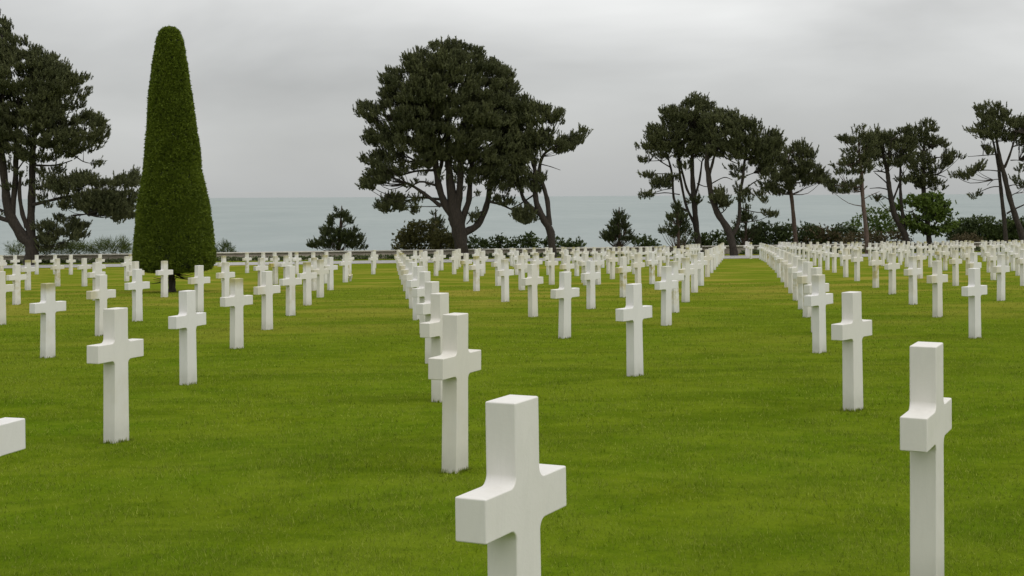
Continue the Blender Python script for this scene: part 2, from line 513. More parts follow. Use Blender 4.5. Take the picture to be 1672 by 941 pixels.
for desc, lst in rows.items():
    n = len(lst)
    for i, it in enumerate(lst):
        px, py = it[0], it[1]
        al = it[2] if len(it) > 2 else None
        st = it[3] if len(it) > 3 else ((max(0, random.gauss(.2, .45)), max(0, random.gauss(0, .45)), max(0, random.gauss(0, .45))) if py < 500 else (max(0, random.gauss(-.25, .3)), max(0, random.gauss(-.3, .3)), max(0, random.gauss(-.3, .3))))
        extra = ''
        if len(it) > 3:
            k = max(range(3), key=lambda j: st[j])
            extra = ('lichen topped ', 'arm stained ', 'shaft stained ')[k]
        which = 'nearest' if i == 0 else 'farthest' if i == n - 1 else ORD[i + 1] + ' from front'
        cross_px(px, py, '%swhite cross, %s %s' % (extra, which, desc), al, st)
        used.append((px, py))

scatter = [
    # left of the yew
    (2, 457), (1, 531), (27, 498), (45.5, 474), (1.5, 448), (24.5, 447.5), (60, 448.3), (90, 448), (115.7, 448.6), (163.5, 447.5), (94, 467.7), (138, 467.7), (157.5, 491),
    (162, 467), (268.5, 485.6), (207, 459.6), (214, 449.5), (221.5, 464.5), (221.5, 487),
    # yew to middle row
    (365.5, 462, (1, .3, 0)), (368.5, 495), (403.5, 446), (430, 447), (448.5, 447), (426, 474), (449.8, 464.4), (467, 464, (.8, 0, 0)), (474, 447), (484.5, 447.7),
    (512, 448.7, (.5, 0, 0)), (513, 474.7), (533, 446), (531, 463), (564, 461.2), (570.5, 446), (567, 452), (609.5, 448), (611.5, 438.6),
    # middle row to leaning pine
    (678, 443.6), (687.5, 442.5), (695, 447), (691, 451.5), (712, 450.8), (714.5, 442), (745.5, 439.5), (750, 436.5), (778, 438.5), (783, 435.5), (789, 447), (786.5, 450.8),
    (810, 436), (815, 438), (818, 445), (813.5, 467, (.3, .5, 0)), (852, 474), (858, 445.4), (835, 434.5), (840, 436), (844, 449), (856, 437), (872, 434), (876, 462), (893, 433),
    (899.5, 436), (901, 465), (896, 449),
    # leaning pine to aisle
    (919, 432), (922.5, 434.5), (925, 446), (926, 475, (0, .6, .2)), (942, 451), (936.5, 433), (944, 433.5), (954, 462), (956, 433), (970, 434), (965, 505), (976.5, 465, (.3, .3, .6)),
    (957, 466), (984, 437.4), (992, 433), (1000, 456), (1002, 434), (1011, 433), (994, 447), (1018, 486, (0, 1, 1)), (1019, 433), (1025, 432), (1034, 440), (1042, 472),
    (1046, 436), (1036, 447.8), (1057, 435), (1065, 464, (0, .4, 1)), (1062, 434), (1077, 452), (1071, 433.5), (1078, 433), (1084.5, 429.5), (1090.5, 438.5), (1102.5, 433),
    (1101.5, 511, (.6, 0, .8)), (1114, 430), (1122, 428), (1127, 427), (1131.5, 426.5), (1136, 426), (1141, 425.5), (1123, 440), (1108, 446),
    (1219, 420), (1222.5, 421.3), (1226, 422.7),
    # right of the aisle
    (1273, 421), (1276, 422), (1279.5, 421.5), (1283, 422.5), (1287, 422), (1289.8, 423), (1293.5, 424), (1298.5, 422), (1305, 424.5), (1312, 424), (1324, 421.5), (1335, 422),
    (1346, 425.7), (1352, 421), (1364, 423), (1375, 434.6), (1374, 422), (1386, 424), (1392, 422), (1396.5, 428), (1404.7, 423.5), (1399, 422), (1420.4, 425.7), (1430.5, 426.5),
    (1440, 421), (1444, 424), (1441.5, 434.6), (1449, 421), (1450.5, 428.5), (1455, 422), (1461, 423), (1468, 421), (1470, 433), (1472.5, 427), (1476, 421), (1480.5, 436.5), (1484, 422),
    (1490, 424), (1499, 421), (1503, 424.5), (1502.5, 455, (.3, .3, 0)), (1511, 423), (1519, 436.5), (1527, 421.5), (1531, 425), (1543.4, 441.7), (1540, 421), (1546.5, 423), (1553, 420.5), (1534, 440),
    (1560.5, 467, (.5, .5, 0)), (1557, 422), (1563, 420), (1570, 422), (1574, 425), (1577, 420), (1581, 449.5), (1584, 421), (1590.5, 480, (.3, .7, 0)), (1588, 423), (1604, 420), (1607.4, 427), (1610, 421.5), (1615, 445),
    (1618, 420), (1622, 457.7), (1624, 423), (1634.5, 491.5, (.4, .4, 0)), (1630, 419.5), (1637, 421), (1641, 424), (1644.6, 434), (1648, 420), (1650, 429), (1654, 442.5), (1654.5, 421), (1659, 419),
    (1662.5, 450.3), (1664, 422), (1669, 420), (1670, 435), (1671, 467),
]
zones = [(286, 'left of the clipped yew'), (640, 'between yew and middle row'), (900, 'between middle row and leaning pine'), (1190, 'between leaning pine and grass aisle'),
         (1235, 'standing inside the grass aisle'), (1417, 'between aisle and slender pine'), (1518, 'under the right hand pines'), (2000, 'by the right picture edge')]
bands = [(430, 'farthest'), (440, 'second farthest'), (453, 'middle'), (999, 'nearer')]
buckets = {}
for it in scatter:
    z = next(i for i, q in enumerate(zones) if it[0] < q[0]); b = next(i for i, q in enumerate(bands) if it[1] < q[0])
    buckets.setdefault((z, b), []).append(it)
for (z, b), lst in buckets.items():
    lst.sort()
    for i, it in enumerate(lst):
        st = it[2] if len(it) > 2 else (max(0, random.gauss(.35, .5)), max(0, random.gauss(0, .5)), max(0, random.gauss(0, .5)))
        which = 'only one' if len(lst) == 1 else 'leftmost' if i == 0 else 'rightmost' if i == len(lst) - 1 else ORD[i + 1] + ' from left'
        cross_px(it[0], it[1], 'small cross, %s in the %s band %s' % (which, bands[b][1], zones[z][1]), None, st)

grass()

# ------------------------------------------------------------------ bouquet by a cross
def bouquet(px, py):
    x, y = on_ground(px, py)
    root = empty('bouquet', (x, y, float(ground(x, y))))
    tag(root, 'small cream bouquet standing against a cross near the middle row', 'flowers')
    bm = bmesh.new()
    for k in range(26):
        a = random.uniform(0, 6.28); rr = random.uniform(0, 0.10); h = 0.22 + random.uniform(-.07, .09) - rr * 0.4
        mt = bmesh.ops.create_icosphere(bm, subdivisions=1, radius=random.uniform(.022, .036))
        for v in mt['verts']: v.co += Vector((rr * math.cos(a), rr * math.sin(a), h))
    me = bpy.data.meshes.new('blossom'); bm.to_mesh(me); bm.free(); me.materials.append(M_PETAL)
    link(bpy.data.objects.new('blossom', me), root)
    bm = bmesh.new()
    bmesh.ops.create_cone(bm, cap_ends=True, segments=12, radius1=0.035, radius2=0.085, depth=0.2)
    for v in bm.verts: v.co.z += 0.1
    me = bpy.data.meshes.new('wrapping'); bm.to_mesh(me); bm.free(); me.materials.append(M_COPE)
    link(bpy.data.objects.new('wrapping', me), root)


bouquet(572, 459.5)

# ------------------------------------------------------------------ wall, hedge
def strip_box(name, xs, y0, y1, hb, ht, mat, parent=None, origin=(0, 0, 0)):
    V, Fc = [], []
    for x in xs:
        g = float(ground(x, 0.5 * (y0 + y1)))
        V += [(x, y0, g + hb), (x, y1, g + hb), (x, y1, g + ht), (x, y0, g + ht)]
    for i in range(len(xs) - 1):
        a = 4 * i
        for j in range(4):
            Fc.append((a + j, a + (j + 1) % 4, a + 4 + (j + 1) % 4, a + 4 + j))
    n = 4 * (len(xs) - 1)
    Fc += [(3, 2, 1, 0), (n, n + 1, n + 2, n + 3)]
    me = np_mesh(name, np.array(V) - np.array(origin), np.array(Fc), [mat])
    return link(bpy.data.objects.new(name, me), parent)


wx = np.linspace(-70, 70, 57)
w0 = (0.0, 99.0, float(ground(0, 99)))
wall = empty('stone_wall', w0)
tag(wall, 'long low stone wall with pale coping along the back of the lawn', 'wall')
strip_box('masonry', wx, 98.6, 99.1, -0.4, 0.50, M_WALL, wall, w0)
strip_box('coping', wx, 98.5, 99.2, 0.503, 0.58, M_COPE, wall, w0)


# ------------------------------------------------------------------ foliage building blocks
def unit(v):
    return v / np.maximum(np.linalg.norm(v, axis=-1, keepdims=True), 1e-9)


def tufts(C, A, nb, L, W, spread=(0.25, 1.1), tint=None, wide=False, along=(-0.35, 0.5)):
    """nb blade triangles round every shoot (centre C, axis A)"""
    n = len(C)
    C = np.repeat(C, nb, 0); A = np.repeat(A, nb, 0)
    m = len(C)
    rad = unit(np.cross(A, rng.normal(size=(m, 3))))
    ph = rng.uniform(spread[0], spread[1], m)[:, None]
    d = unit(A * np.cos(ph) + rad * np.sin(ph))
    base = C + A * (rng.uniform(along[0], along[1], m) * L)[:, None]
    ln = (L * rng.uniform(0.65, 1.15, m))[:, None]
    w = (W * rng.uniform(0.7, 1.3, m))[:, None] * 0.5
    pe = unit(np.cross(d, rng.normal(size=(m, 3))))
    T = np.repeat(tint if tint is not None else rng.uniform(0, 1, n), nb)
    T = np.clip(T + rng.normal(0, 0.1, m), 0, 1)
    if wide:      # leaf: a small rhombus
        V = np.stack([base, base + d * ln * 0.5 + pe * w, base + d * ln, base + d * ln * 0.5 - pe * w], 1)
        return V.reshape(-1, 3), np.arange(4 * m).reshape(-1, 4), np.repeat(T, 4)
    V = np.stack([base - pe * w, base + pe * w, base + d * ln], 1)
    return V.reshape(-1, 3), np.arange(3 * m).reshape(-1, 3), np.repeat(T, 3)


def inside(poly, P):
    x, y = P[:, 0], P[:, 1]
    r = np.zeros(len(P), bool)
    n = len(poly)
    for i in range(n):
        x0, y0 = poly[i]; x1, y1 = poly[(i + 1) % n]
        c = ((y0 > y) != (y1 > y)) & (x < (x1 - x0) * (y - y0) / (y1 - y0 + 1e-12) + x0)
        r ^= c
    return r


def edge_dist(poly, P):
    d = np.full(len(P), 1e9)
    for i in range(len(poly)):
        a = poly[i]; b = poly[(i + 1) % len(poly)]
        ab = b - a; t = np.clip(((P - a) @ ab) / (ab @ ab + 1e-12), 0, 1)
        d = np.minimum(d, np.linalg.norm(P - a - t[:, None] * ab, axis=1))
    return d


def tube(pts, rads, sides=9, seg=4):
    """smoothed tapering tube; returns verts, quads"""
    P = np.array(pts, float); r = np.array(rads, float)
    n = len(P)
    if n > 2:
        Q, q = [], []
        for i in range(n - 1):
            p0 = P[max(i - 1, 0)]; p1 = P[i]; p2 = P[i + 1]; p3 = P[min(i + 2, n - 1)]
            for k in range(seg):
                t = k / seg
                Q.append(0.5 * (2 * p1 + (p2 - p0) * t + (2 * p0 - 5 * p1 + 4 * p2 - p3) * t * t + (3 * p1 - p0 - 3 * p2 + p3) * t ** 3))
                q.append(r[i] * (1 - t) + r[i + 1] * t)
        Q.append(P[-1]); q.append(r[-1])
        P, r = np.array(Q), np.array(q)
    n = len(P)
    T = unit(np.gradient(P, axis=0))
    u = unit(np.cross(T, np.array([0.13, 1.0, 0.21])))
    v = np.cross(T, u)
    a = np.arange(sides) * 2 * np.pi / sides
    wob = 1 + 0.10 * np.sin(np.arange(n)[:, None] * 1.7 + a[None] * 2) + rng.normal(0, 0.03, (n, sides))
    V = P[:, None] + (u[:, None] * np.cos(a)[None, :, None] + v[:, None] * np.sin(a)[None, :, None]) * (r[:, None] * wob)[:, :, None]
    V = V.reshape(-1, 3)
    i = np.arange((n - 1) * sides); rr, c = i // sides, i % sides
    A = rr * sides + c; B = rr * sides + (c + 1) % sides
    return V, np.stack([A, B, B + sides, A + sides], -1)


def join(parts):
    V, Fc, T, off = [], [], [], 0
    for p in parts:
        V.append(p[0]); Fc.append(p[1] + off); off += len(p[0])
        if len(p) > 2: T.append(p[2])
    return np.concatenate(V), np.concatenate(Fc), (np.concatenate(T) if T else None)


class Frame:
    """turns photograph pixels near one tree into metres round its foot"""
    def __init__(s, bx, by, y):
        s.p = at_depth(bx, by, y); s.p[2] = float(ground(s.p[0], y)); s.y = y

    def __call__(s, px, py, d=0.0):
        q = at_depth(px, py, s.y + d)
        return q - s.p


def blob_points(fr, poly_px, vol_density, tmax, layer=1.0, holes=(), flat=0.8, thr=-0.18, d0=0.0, inset=0.0, gap=-0.34):
    """points through the volume whose outline is poly_px (depth follows the distance to the outline)"""
    poly = np.array([fr(px, py)[[0, 2]] for px, py in poly_px])
    lo, hi = poly.min(0), poly.max(0)
    m = max(int((hi - lo).prod() * 2 * tmax * vol_density), int((hi - lo).prod() * 7 * vol_density / 2.3) + 12)
    P = np.stack([rng.uniform(lo[0], hi[0], m), rng.uniform(lo[1], hi[1], m)], -1)
    k = inside(poly, P); P = P[k]
    if len(P) == 0: P = poly.mean(0, keepdims=True)
    e = edge_dist(poly, P)
    Rr = max(e.max(), 0.2)
    th = np.minimum(tmax, flat * np.sqrt(np.maximum(Rr ** 2 - (Rr - e) ** 2, 0)) + 0.12)
    keep = (rng.random(len(P)) < th / tmax) & (e > min(inset, 0.45 * Rr))
    P, e, th = P[keep], e[keep], th[keep]
    u = rng.uniform(-1, 1, len(P)); u = np.sign(u) * np.abs(u) ** 0.65
    D = u * th
    X = np.stack([P[:, 0], D + d0, P[:, 1]], -1)
    sd = rng.uniform(0, 50)
    g = np.array([mnoise.noise(Vector((x[0] * 0.55 + sd, x[1] * 0.55, x[2] * 1.5 * layer))) for x in X])
    g2 = np.array([mnoise.noise(Vector((x[0] * 0.8 - sd, x[1] * 0.12 + 7, x[2] * 1.25))) for x in X]) if inset > 0 else np.ones(len(X))
    k = ((g > thr) | (e < 0.5) & (rng.random(len(X)) < 0.7)) & ((g2 > gap) | (e < 0.4))
    for hp, pr in holes:
        hpoly = np.array([fr(px, py)[[0, 2]] for px, py in hp])
        k &= ~(inside(hpoly, X[:, [0, 2]]) & (rng.random(len(X)) < pr))
    cen = np.array([poly[:, 0].mean(), d0, lo[1] * 0.55 + hi[1] * 0.45])
    return X[k], cen


def pine_foliage(X, cen, per, padr, padz, L, W, nb):
    """pads of upturned shoots round the points X, every shoot carried by a thin twig from the middle of its pad"""
    n = len(X)
    C0 = np.repeat(X, per, 0)
    m = len(C0)
    off = unit(rng.normal(size=(m, 3))) * (rng.random(m) ** 0.6)[:, None] * np.array([padr, padr, padz])
    C = C0 + off
    hor = unit(off * np.array([1, 1, 0.0]) + 1e-6)
    out = unit((C - cen) * np.array([1, 1, 0.4]))
    A = unit(np.array([0, 0, 0.95]) + out * 0.40 + hor * 0.30 + rng.normal(size=(m, 3)) * 0.22)
    t = np.repeat(rng.uniform(0, 1, n), per) * 0.55 + rng.uniform(0, 0.45, m)
    V, Fc, T = tufts(C, A, nb, L, W, (0.25, 1.0), t, along=(-1.15, 0.95))
    sel = rng.random(m) < 0.10
    cand = tufts(C[sel] + A[sel] * L, unit(A[sel] + np.array([0, 0, .6])), nb, L * 0.85, W, (0.15, 0.7), np.clip(t[sel] + .2, 0, 1), along=(-1.0, 1.6))
    V, Fc, T = join([(V, Fc, T), cand])
    pe = unit(np.cross(off, rng.normal(size=(m, 3)))) * 0.014
    V2 = np.stack([C0 - pe - np.array([0, 0, .10]), C0 + pe - np.array([0, 0, .10]), C - A * L * 0.8], 1).reshape(-1, 3)
    return join([(V, Fc, T), (V2, np.arange(3 * m).reshape(-1, 3), np.zeros(3 * m))])


def build_tree(name, label, cat, bx, by, y, trunk, branches, blobs, group=None, bark=None, leaf=None, tmax=2.2, dens=2.2, auto=60,
               per=8, padr=.40, padz=.17, L=.165, W=.058, nb=22, kind='pine', thr=-0.42, gap=-0.55):
    """trunk: list of stems [(px,py,halfwidth px[,depth])...]; branches the same; blobs: [(poly, density scale, tmax, holes, depth)]"""
    bark = bark or M_BARK; leaf = leaf or M_PINE
    fr = Frame(bx, by, y)
    root = empty(name, tuple(fr.p)); tag(root, label, cat, group)
    s = F / y
    stems3 = []

    def line(st, dd):
        pts, rad = [], []
        n = len(st)
        for i, q in enumerate(st):
            d = q[3] if len(q) > 3 else dd * (i / max(n - 1, 1)) ** 1.2
            pts.append(fr(q[0], q[1], d)); rad.append(q[2] / s)
        return pts, rad
    parts = []
    for k, st in enumerate(trunk):
        pts, rad = line(st, 0 if k == 0 else rng.uniform(-1.4, 1.4))
        if k == 0:
            pts = [pts[0] + np.array([0, 0, -0.5])] + pts; rad = [rad[0] * 1.25] + rad
        parts.append(tube(pts, rad, 11)); stems3 += pts[1:]
    V, Fc, _ = join(parts)
    link(bpy.data.objects.new('trunk', np_mesh('trunk', V, Fc, [bark], smooth=True)), root)
    for st in branches:
        pts, rad = line(st, rng.uniform(-1.0, 1.0))
        V, Fc = tube(pts, rad, 7)
        link(bpy.data.objects.new('branch', np_mesh('branch', V, Fc, [bark], smooth=True)), root)
        stems3 += pts[1:-1]
    stems3 = np.array(stems3)
    leafs, Xs = [], []
    for bl in blobs:
        poly, ds = bl[0], bl[1]
        tm = bl[2] if len(bl) > 2 and bl[2] else tmax
        holes = bl[3] if len(bl) > 3 else ()
        d0 = bl[4] if len(bl) > 4 else 0.0
        X, cen = blob_points(fr, poly, dens * ds * DENS, tm, 1.0, holes, d0=d0, thr=thr, inset=0.10 if kind == 'pine' else 0.08, gap=gap)
        if len(X) == 0: continue
        Xs.append(X)
        if kind == 'pine':
            leafs.append(pine_foliage(X, cen, per, padr, padz, L, W, nb))
        else:
            n = len(X); C = np.repeat(X, per, 0) + rng.normal(size=(n * per, 3)) * np.array([padr, padr, padz]) * 0.6
            A = unit(unit(C - cen) * 0.7 + np.array([0, 0, .35]) + rng.normal(size=C.shape) * 0.5)
            t = np.repeat(rng.uniform(0, 1, n), per) * 0.55 + rng.uniform(0, 0.45, len(C))
            leafs.append(tufts(C, A, nb, L, W, (0.3, 1.3), t, wide=True))
    V, Fc, T = join(leafs)
    # thin limbs from the stems out to the pads
    X = np.concatenate(Xs)
    idx = rng.permutation(len(X))[:auto]
    tw = []
    for i in idx:
        p = X[i]
        dd = np.linalg.norm(stems3 - p, axis=1) + np.where(stems3[:, 2] > p[2] - 0.1, 2.0, 0)
        q = stems3[dd.argmin()]
        ln = np.linalg.norm(p - q)
        if ln > 6 or ln < 0.3: continue
        mid = q * 0.45 + p * 0.55 + np.array([0, 0, -0.10 * ln]) + rng.normal(0, 0.05 * ln, 3)
        tw.append(tube([q, mid, p], [0.018 + 0.008 * ln, 0.012 + 0.005 * ln, 0.009], 5, 3))
    nleaf = len(Fc); mi = np.zeros(nleaf, int)
    if tw:
        V2, F2, _ = join(tw)
        if Fc.shape[1] == 3: F2 = np.concatenate([F2[:, [0, 1, 2]], F2[:, [0, 2, 3]]])
        F2 = F2 + len(V)
        V = np.concatenate([V, V2]); Fc = np.concatenate([Fc, F2]); T = np.concatenate([T, np.zeros(len(V2))])
        mi = np.concatenate([mi, np.ones(len(F2), int)])
    link(bpy.data.objects.new('crown', np_mesh('crown', V, Fc, [leaf, bark], attr=T, mat_idx=mi)), root)
    print('TREE', name, len(X), nleaf)
    return root


DENS = 4.6
PG = 'pines along the back wall'
# ---- the big many-stemmed pine
build_tree('pine_tree', 'biggest broad dark pine with many stems rising from one thick trunk', 'tree', 753, 414, 96.5,
    [[(754, 414, 10), (751, 385, 11.5), (745, 356, 13), (740, 330, 9.5), (734, 290, 6), (731.5, 250, 5.5), (731, 205, 4), (733, 150, 2.5), (738, 100, 1.2)],
     [(744, 360, 6), (728, 337, 6), (717, 306, 5.2), (711, 268, 5), (708, 236, 4), (700, 195, 3), (690, 140, 1.5)],
     [(746, 350, 6), (749, 324, 6), (752, 287, 5.2), (753, 249, 5), (756, 211, 4), (764, 150, 2.5), (768, 110, 1)],
     [(752, 368, 6), (759, 347, 5), (766, 324, 4.6), (768, 287, 4.2), (774, 249, 4), (786, 200, 3), (800, 150, 1.5)],
     [(755, 385, 6), (763, 378, 6), (780, 367, 5.5), (794, 338, 4.8), (800, 303, 4), (804, 265, 3), (818, 215, 2)],
     [(740, 350, 4), (724, 322, 3.6), (713, 300, 3.2), (722, 260, 3), (716, 215, 2)]],
    [[(720, 337, 3.5), (692, 316, 2.8), (666, 300, 2.2), (641, 297, 1.2)], [(714, 304, 2), (685, 297, 1.6), (662, 314, .8)],
     [(722, 326, 2.2), (685, 323, 1.7), (664, 330, 1)], [(711, 278, 2.2), (677, 280, 1.7), (650, 289, 1)], [(710, 263, 2), (680, 263, 1.5), (640, 266, 1)],
     [(790, 345, 2), (775, 352, 1.5), (762, 366, 1)], [(797, 329, 2.2), (820, 335, 1.7), (842, 346, 1)], [(712, 258, 2), (660, 232, 1.5), (612, 222, .8)],
     [(706, 230, 2), (650, 196, 1.5), (600, 180, .8)], [(774, 250, 2), (820, 225, 1.5), (846, 205, .8)]],
    [([(742, 63), (765, 74), (786, 77), (793, 94), (810, 96), (823, 109), (836, 117), (849, 137), (847, 152), (858, 180), (862, 230), (852, 280), (838, 305), (824, 316),
       (797, 296), (771, 287), (757, 270), (715, 264), (708, 274), (677, 279), (646, 289), (614, 310), (587, 307), (585, 300), (599, 286), (604, 270), (584, 265), (591, 255),
       (618, 243), (599, 236), (590, 217), (616, 207), (591, 201), (581, 178), (584, 160), (618, 171), (620, 152), (627, 146), (622, 129), (626, 115), (641, 106), (660, 110),
       (660, 92), (677, 90), (684, 71), (696, 85), (699, 72), (714, 66)], 1.0, 3.0,
      [([(703, 192), (765, 192), (768, 246), (702, 246)], .4), ([(640, 252), (680, 252), (680, 268), (640, 268)], .75), ([(612, 192), (640, 192), (640, 206), (612, 206)], .8),
       ([(700, 125), (745, 125), (745, 140), (700, 140)], .5)]),
     ([(706, 235), (812, 235), (812, 296), (780, 304), (722, 280)], .2, 2.2),
     ([(757, 268), (800, 292), (822, 318), (806, 330), (782, 322), (762, 300)], .55, 1.8), ([(700, 262), (730, 262), (740, 292), (712, 300)], .3, 2.0),
     ([(640, 290), (700, 278), (712, 296), (690, 312), (655, 306)], .16, 1.2), ([(655, 312), (705, 306), (712, 326), (672, 330)], .10, .8), ([(735, 268), (765, 270), (768, 312), (742, 312)], .25, 1.6),
     ([(613, 333), (625, 322), (645, 312), (664, 324), (660, 343), (620, 349)], 1.3, .8),
     ([(668, 334), (680, 328), (694, 342), (690, 350), (672, 354)], .35, .5),
     ([(800, 312), (838, 325), (840, 345), (815, 336)], .9, .8), ([(765, 350), (785, 340), (790, 352), (765, 366)], .35, .5)],
    PG, tmax=3.0, dens=2.3, auto=260, thr=-0.20, gap=-0.34)

# ---- leaning pine beside it
build_tree('pine_tree', 'smaller pine leaning left beside the biggest pine, one long bough reaching right', 'tree', 901, 417, 96,
    [[(902, 418, 7), (899, 380, 6.3), (889, 360, 6), (878, 338, 5), (874, 316, 4.3), (874, 285, 3.5), (869, 255, 3), (862, 215, 2.2), (860, 175, 1)],
     [(897, 368, 4.5), (894, 330, 4), (889, 310, 3.4), (881, 280, 3), (886, 256, 2.5), (900, 243, 2), (925, 231, 1.5), (948, 222, .8)],
     [(882, 350, 4), (858, 330, 3.4), (850, 310, 2.8), (844, 288, 2), (838, 250, 1.2)]],
    [[(882, 268, 1), (898, 272, .7), (915, 278, .4)], [(872, 318, 1.5), (850, 333, 1.2), (836, 340, .8)], [(872, 350, 1.8), (850, 357, 1.2), (838, 353, .7)],
     [(870, 250, 1.8), (895, 225, 1.2), (912, 195, .8)]],
    [([(849, 158), (864, 157), (880, 167), (903, 172), (919, 179), (919, 200), (903, 211), (905, 224), (919, 220), (950, 209), (963, 212), (960, 229), (944, 243), (908, 259),
       (905, 246), (882, 252), (882, 272), (893, 291), (886, 313), (867, 321), (836, 305), (822, 280), (825, 200)], 1.1, 2.0,
      [([(858, 262), (884, 262), (884, 282), (858, 282)], .6), ([(868, 196), (900, 196), (900, 212), (868, 206)], .4)]),
     ([(836, 343), (860, 336), (875, 343), (876, 360), (861, 366), (836, 360)], 1.1, .8), ([(888, 269), (916, 274), (917, 280), (895, 277)], .25, .3)],
    PG, tmax=2.0, dens=2.3, auto=60)

# ---- the pine at the left edge
build_tree('pine_tree', 'tall dark pine at the left picture edge, forked low with wide boughs', 'tree', 51, 425, 95.5,
    [[(51, 426, 12), (52, 402, 10.5), (34, 382, 9), (14, 345, 7.5), (9, 310, 6.5), (3, 255, 5.5), (2, 215, 4.5), (4, 150, 3), (4, 60, 1)],
     [(53, 398, 8.5), (50, 371, 7), (52, 322, 6), (53, 266, 5), (55, 230, 4), (58, 170, 3), (61, 90, 1)],
     [(26, 370, 6), (20, 350, 5), (25, 299, 4.5), (26, 255, 4), (27, 220, 3.3), (30, 150, 1.5)],
     [(45, 372, 4.5), (37, 350, 3.5), (32, 317, 3), (34, 280, 2)],
     [(22, 362, 4.5), (0, 356, 3.5), (-30, 340, 3), (-60, 320, 1.5)]],
    [[(53, 335, 3), (89, 326, 2.4), (125, 319, 1.8), (150, 322, 1)], [(55, 390, 3), (76, 382, 2.2), (100, 374, 1)], [(120, 352, 1.6), (140, 350, 1.2), (158, 345, .7)],
     [(60, 232, 1.5), (116, 252, 1.2), (136, 264, .8), (155, 268, .4)], [(53, 310, 2), (90, 300, 1.5), (125, 292, .8)], [(54, 270, 2), (90, 270, 1.3), (118, 262, .8)],
     [(24, 285, 1.5), (40, 262, 1), (52, 258, .6)], [(5, 345, 2), (-15, 336, 1.5), (-40, 332, 1)]],
    [([(2, 25), (16, 36), (14, 54), (39, 59), (39, 69), (33, 84), (49, 86), (62, 71), (70, 86), (88, 88), (113, 109), (138, 120), (147, 143), (138, 167), (125, 177), (132, 184),
       (159, 176), (159, 192), (181, 197), (176, 221), (165, 235), (158, 245), (138, 252), (120, 258), (90, 262), (56, 268), (4, 250), (-60, 250), (-120, 200), (-120, 80), (-40, 30)], 1.0, 2.6,
      [([(0, 150), (60, 150), (60, 182), (0, 182)], .6), ([(80, 160), (130, 160), (130, 174), (80, 174)], .7), ([(28, 225), (60, 225), (60, 252), (28, 252)], .5)]),
     ([(110, 283), (145, 279), (165, 293), (196, 288), (223, 277), (228, 293), (223, 304), (221, 322), (222, 355), (199, 365), (174, 353), (143, 350), (125, 340), (118, 322), (90, 318), (72, 305), (75, 290)], 1.9, 1.6,
      [([(118, 292), (128, 292), (128, 304), (118, 304)], .7)]),
     ([(140, 262), (165, 264), (165, 270), (148, 276), (140, 270)], .6, .5), ([(60, 272), (110, 268), (112, 280), (80, 292), (60, 300)], .9, 1.0),
     ([(0, 250), (58, 262), (60, 300), (30, 318), (0, 300)], .22, 1.8), ([(60, 300), (110, 296), (122, 330), (92, 350), (62, 336)], .45, 1.0), ([(60, 405), (110, 388), (112, 404), (70, 412)], .5, .7),
     ([(58, 362), (89, 351), (112, 353), (141, 364), (147, 384), (123, 397), (100, 388), (80, 402), (65, 400), (58, 371)], 1.8, 1.2),
     ([(0, 345), (12, 338), (14, 352), (0, 352), (-40, 345), (-40, 320)], .6, .8), ([(88, 330), (120, 326), (120, 345), (96, 350)], .3, .7)],
    PG, tmax=2.6, dens=2.2, auto=240, thr=-0.20, gap=-0.32)

# ---- pines right of centre
build_tree('pine_tree', 'upright pine with several slim stems left of the curved pine', 'tree', 1140, 408, 97,
    [[(1141, 410, 6), (1139, 390, 5.2), (1136, 363, 4.8), (1134, 336, 4.4), (1131, 295, 3.8), (1130, 262, 3.2), (1132, 215, 2.2), (1136, 170, 1)],
     [(1134, 366, 2.6), (1121, 338, 2.2), (1113, 302, 2), (1109, 273, 1.8), (1106, 235, 1)], [(1131, 326, 2.2), (1122, 310, 2), (1116, 289, 1.8), (1110, 262, 1.6), (1105, 230, .8)],
     [(1122, 345, 2), (1102, 330, 2), (1098, 295, 2), (1095, 273, 1.7), (1085, 240, 1)], [(1134, 324, 2), (1142, 295, 1.8), (1146, 265, 1.3)]],
    [[(1096, 274, 1.2), (1079, 264, 1), (1066, 252, .6)], [(1110, 318, .9), (1085, 315, .8), (1058, 319, .5)], [(1098, 284, .8), (1070, 284, .7), (1050, 287, .5)],
     [(1098, 308, .8), (1080, 311, .6), (1062, 318, .4)], [(1080, 262, .7), (1062, 263, .6), (1045, 260, .4)], [(1138, 300, 1), (1152, 305, .7), (1160, 303, .5)]],
    [([(1138, 152), (1118, 157), (1112, 170), (1101, 172), (1095, 163), (1089, 172), (1075, 176), (1079, 193), (1082, 200), (1070, 206), (1060, 203), (1052, 218), (1052, 233), (1037, 235),
       (1040, 242), (1057, 254), (1086, 260), (1119, 257), (1150, 252), (1160, 205), (1166, 172), (1150, 162)], 1.1, 2.0, [([(1083, 209), (1104, 209), (1104, 216), (1083, 216)], .8)]),
     ([(1055, 293), (1075, 292), (1090, 283), (1112, 284), (1110, 296), (1094, 305), (1066, 309), (1060, 300)], 1.0, .7), ([(1043, 283), (1058, 282), (1072, 285), (1066, 290), (1048, 289)], .8, .4),
     ([(1040, 316), (1066, 315), (1066, 321), (1044, 323)], .9, .4), ([(1037, 257), (1060, 259), (1056, 266), (1040, 264)], .7, .4), ([(1124, 324), (1140, 320), (1153, 324), (1148, 333), (1126, 333)], 1.1, .6),
     ([(1100, 265), (1130, 262), (1130, 275), (1105, 278)], .5, .9), ([(1130, 180), (1172, 185), (1175, 250), (1150, 262), (1128, 255)], 1.0, 1.8)],
    PG, tmax=2.0, dens=2.3, auto=70)
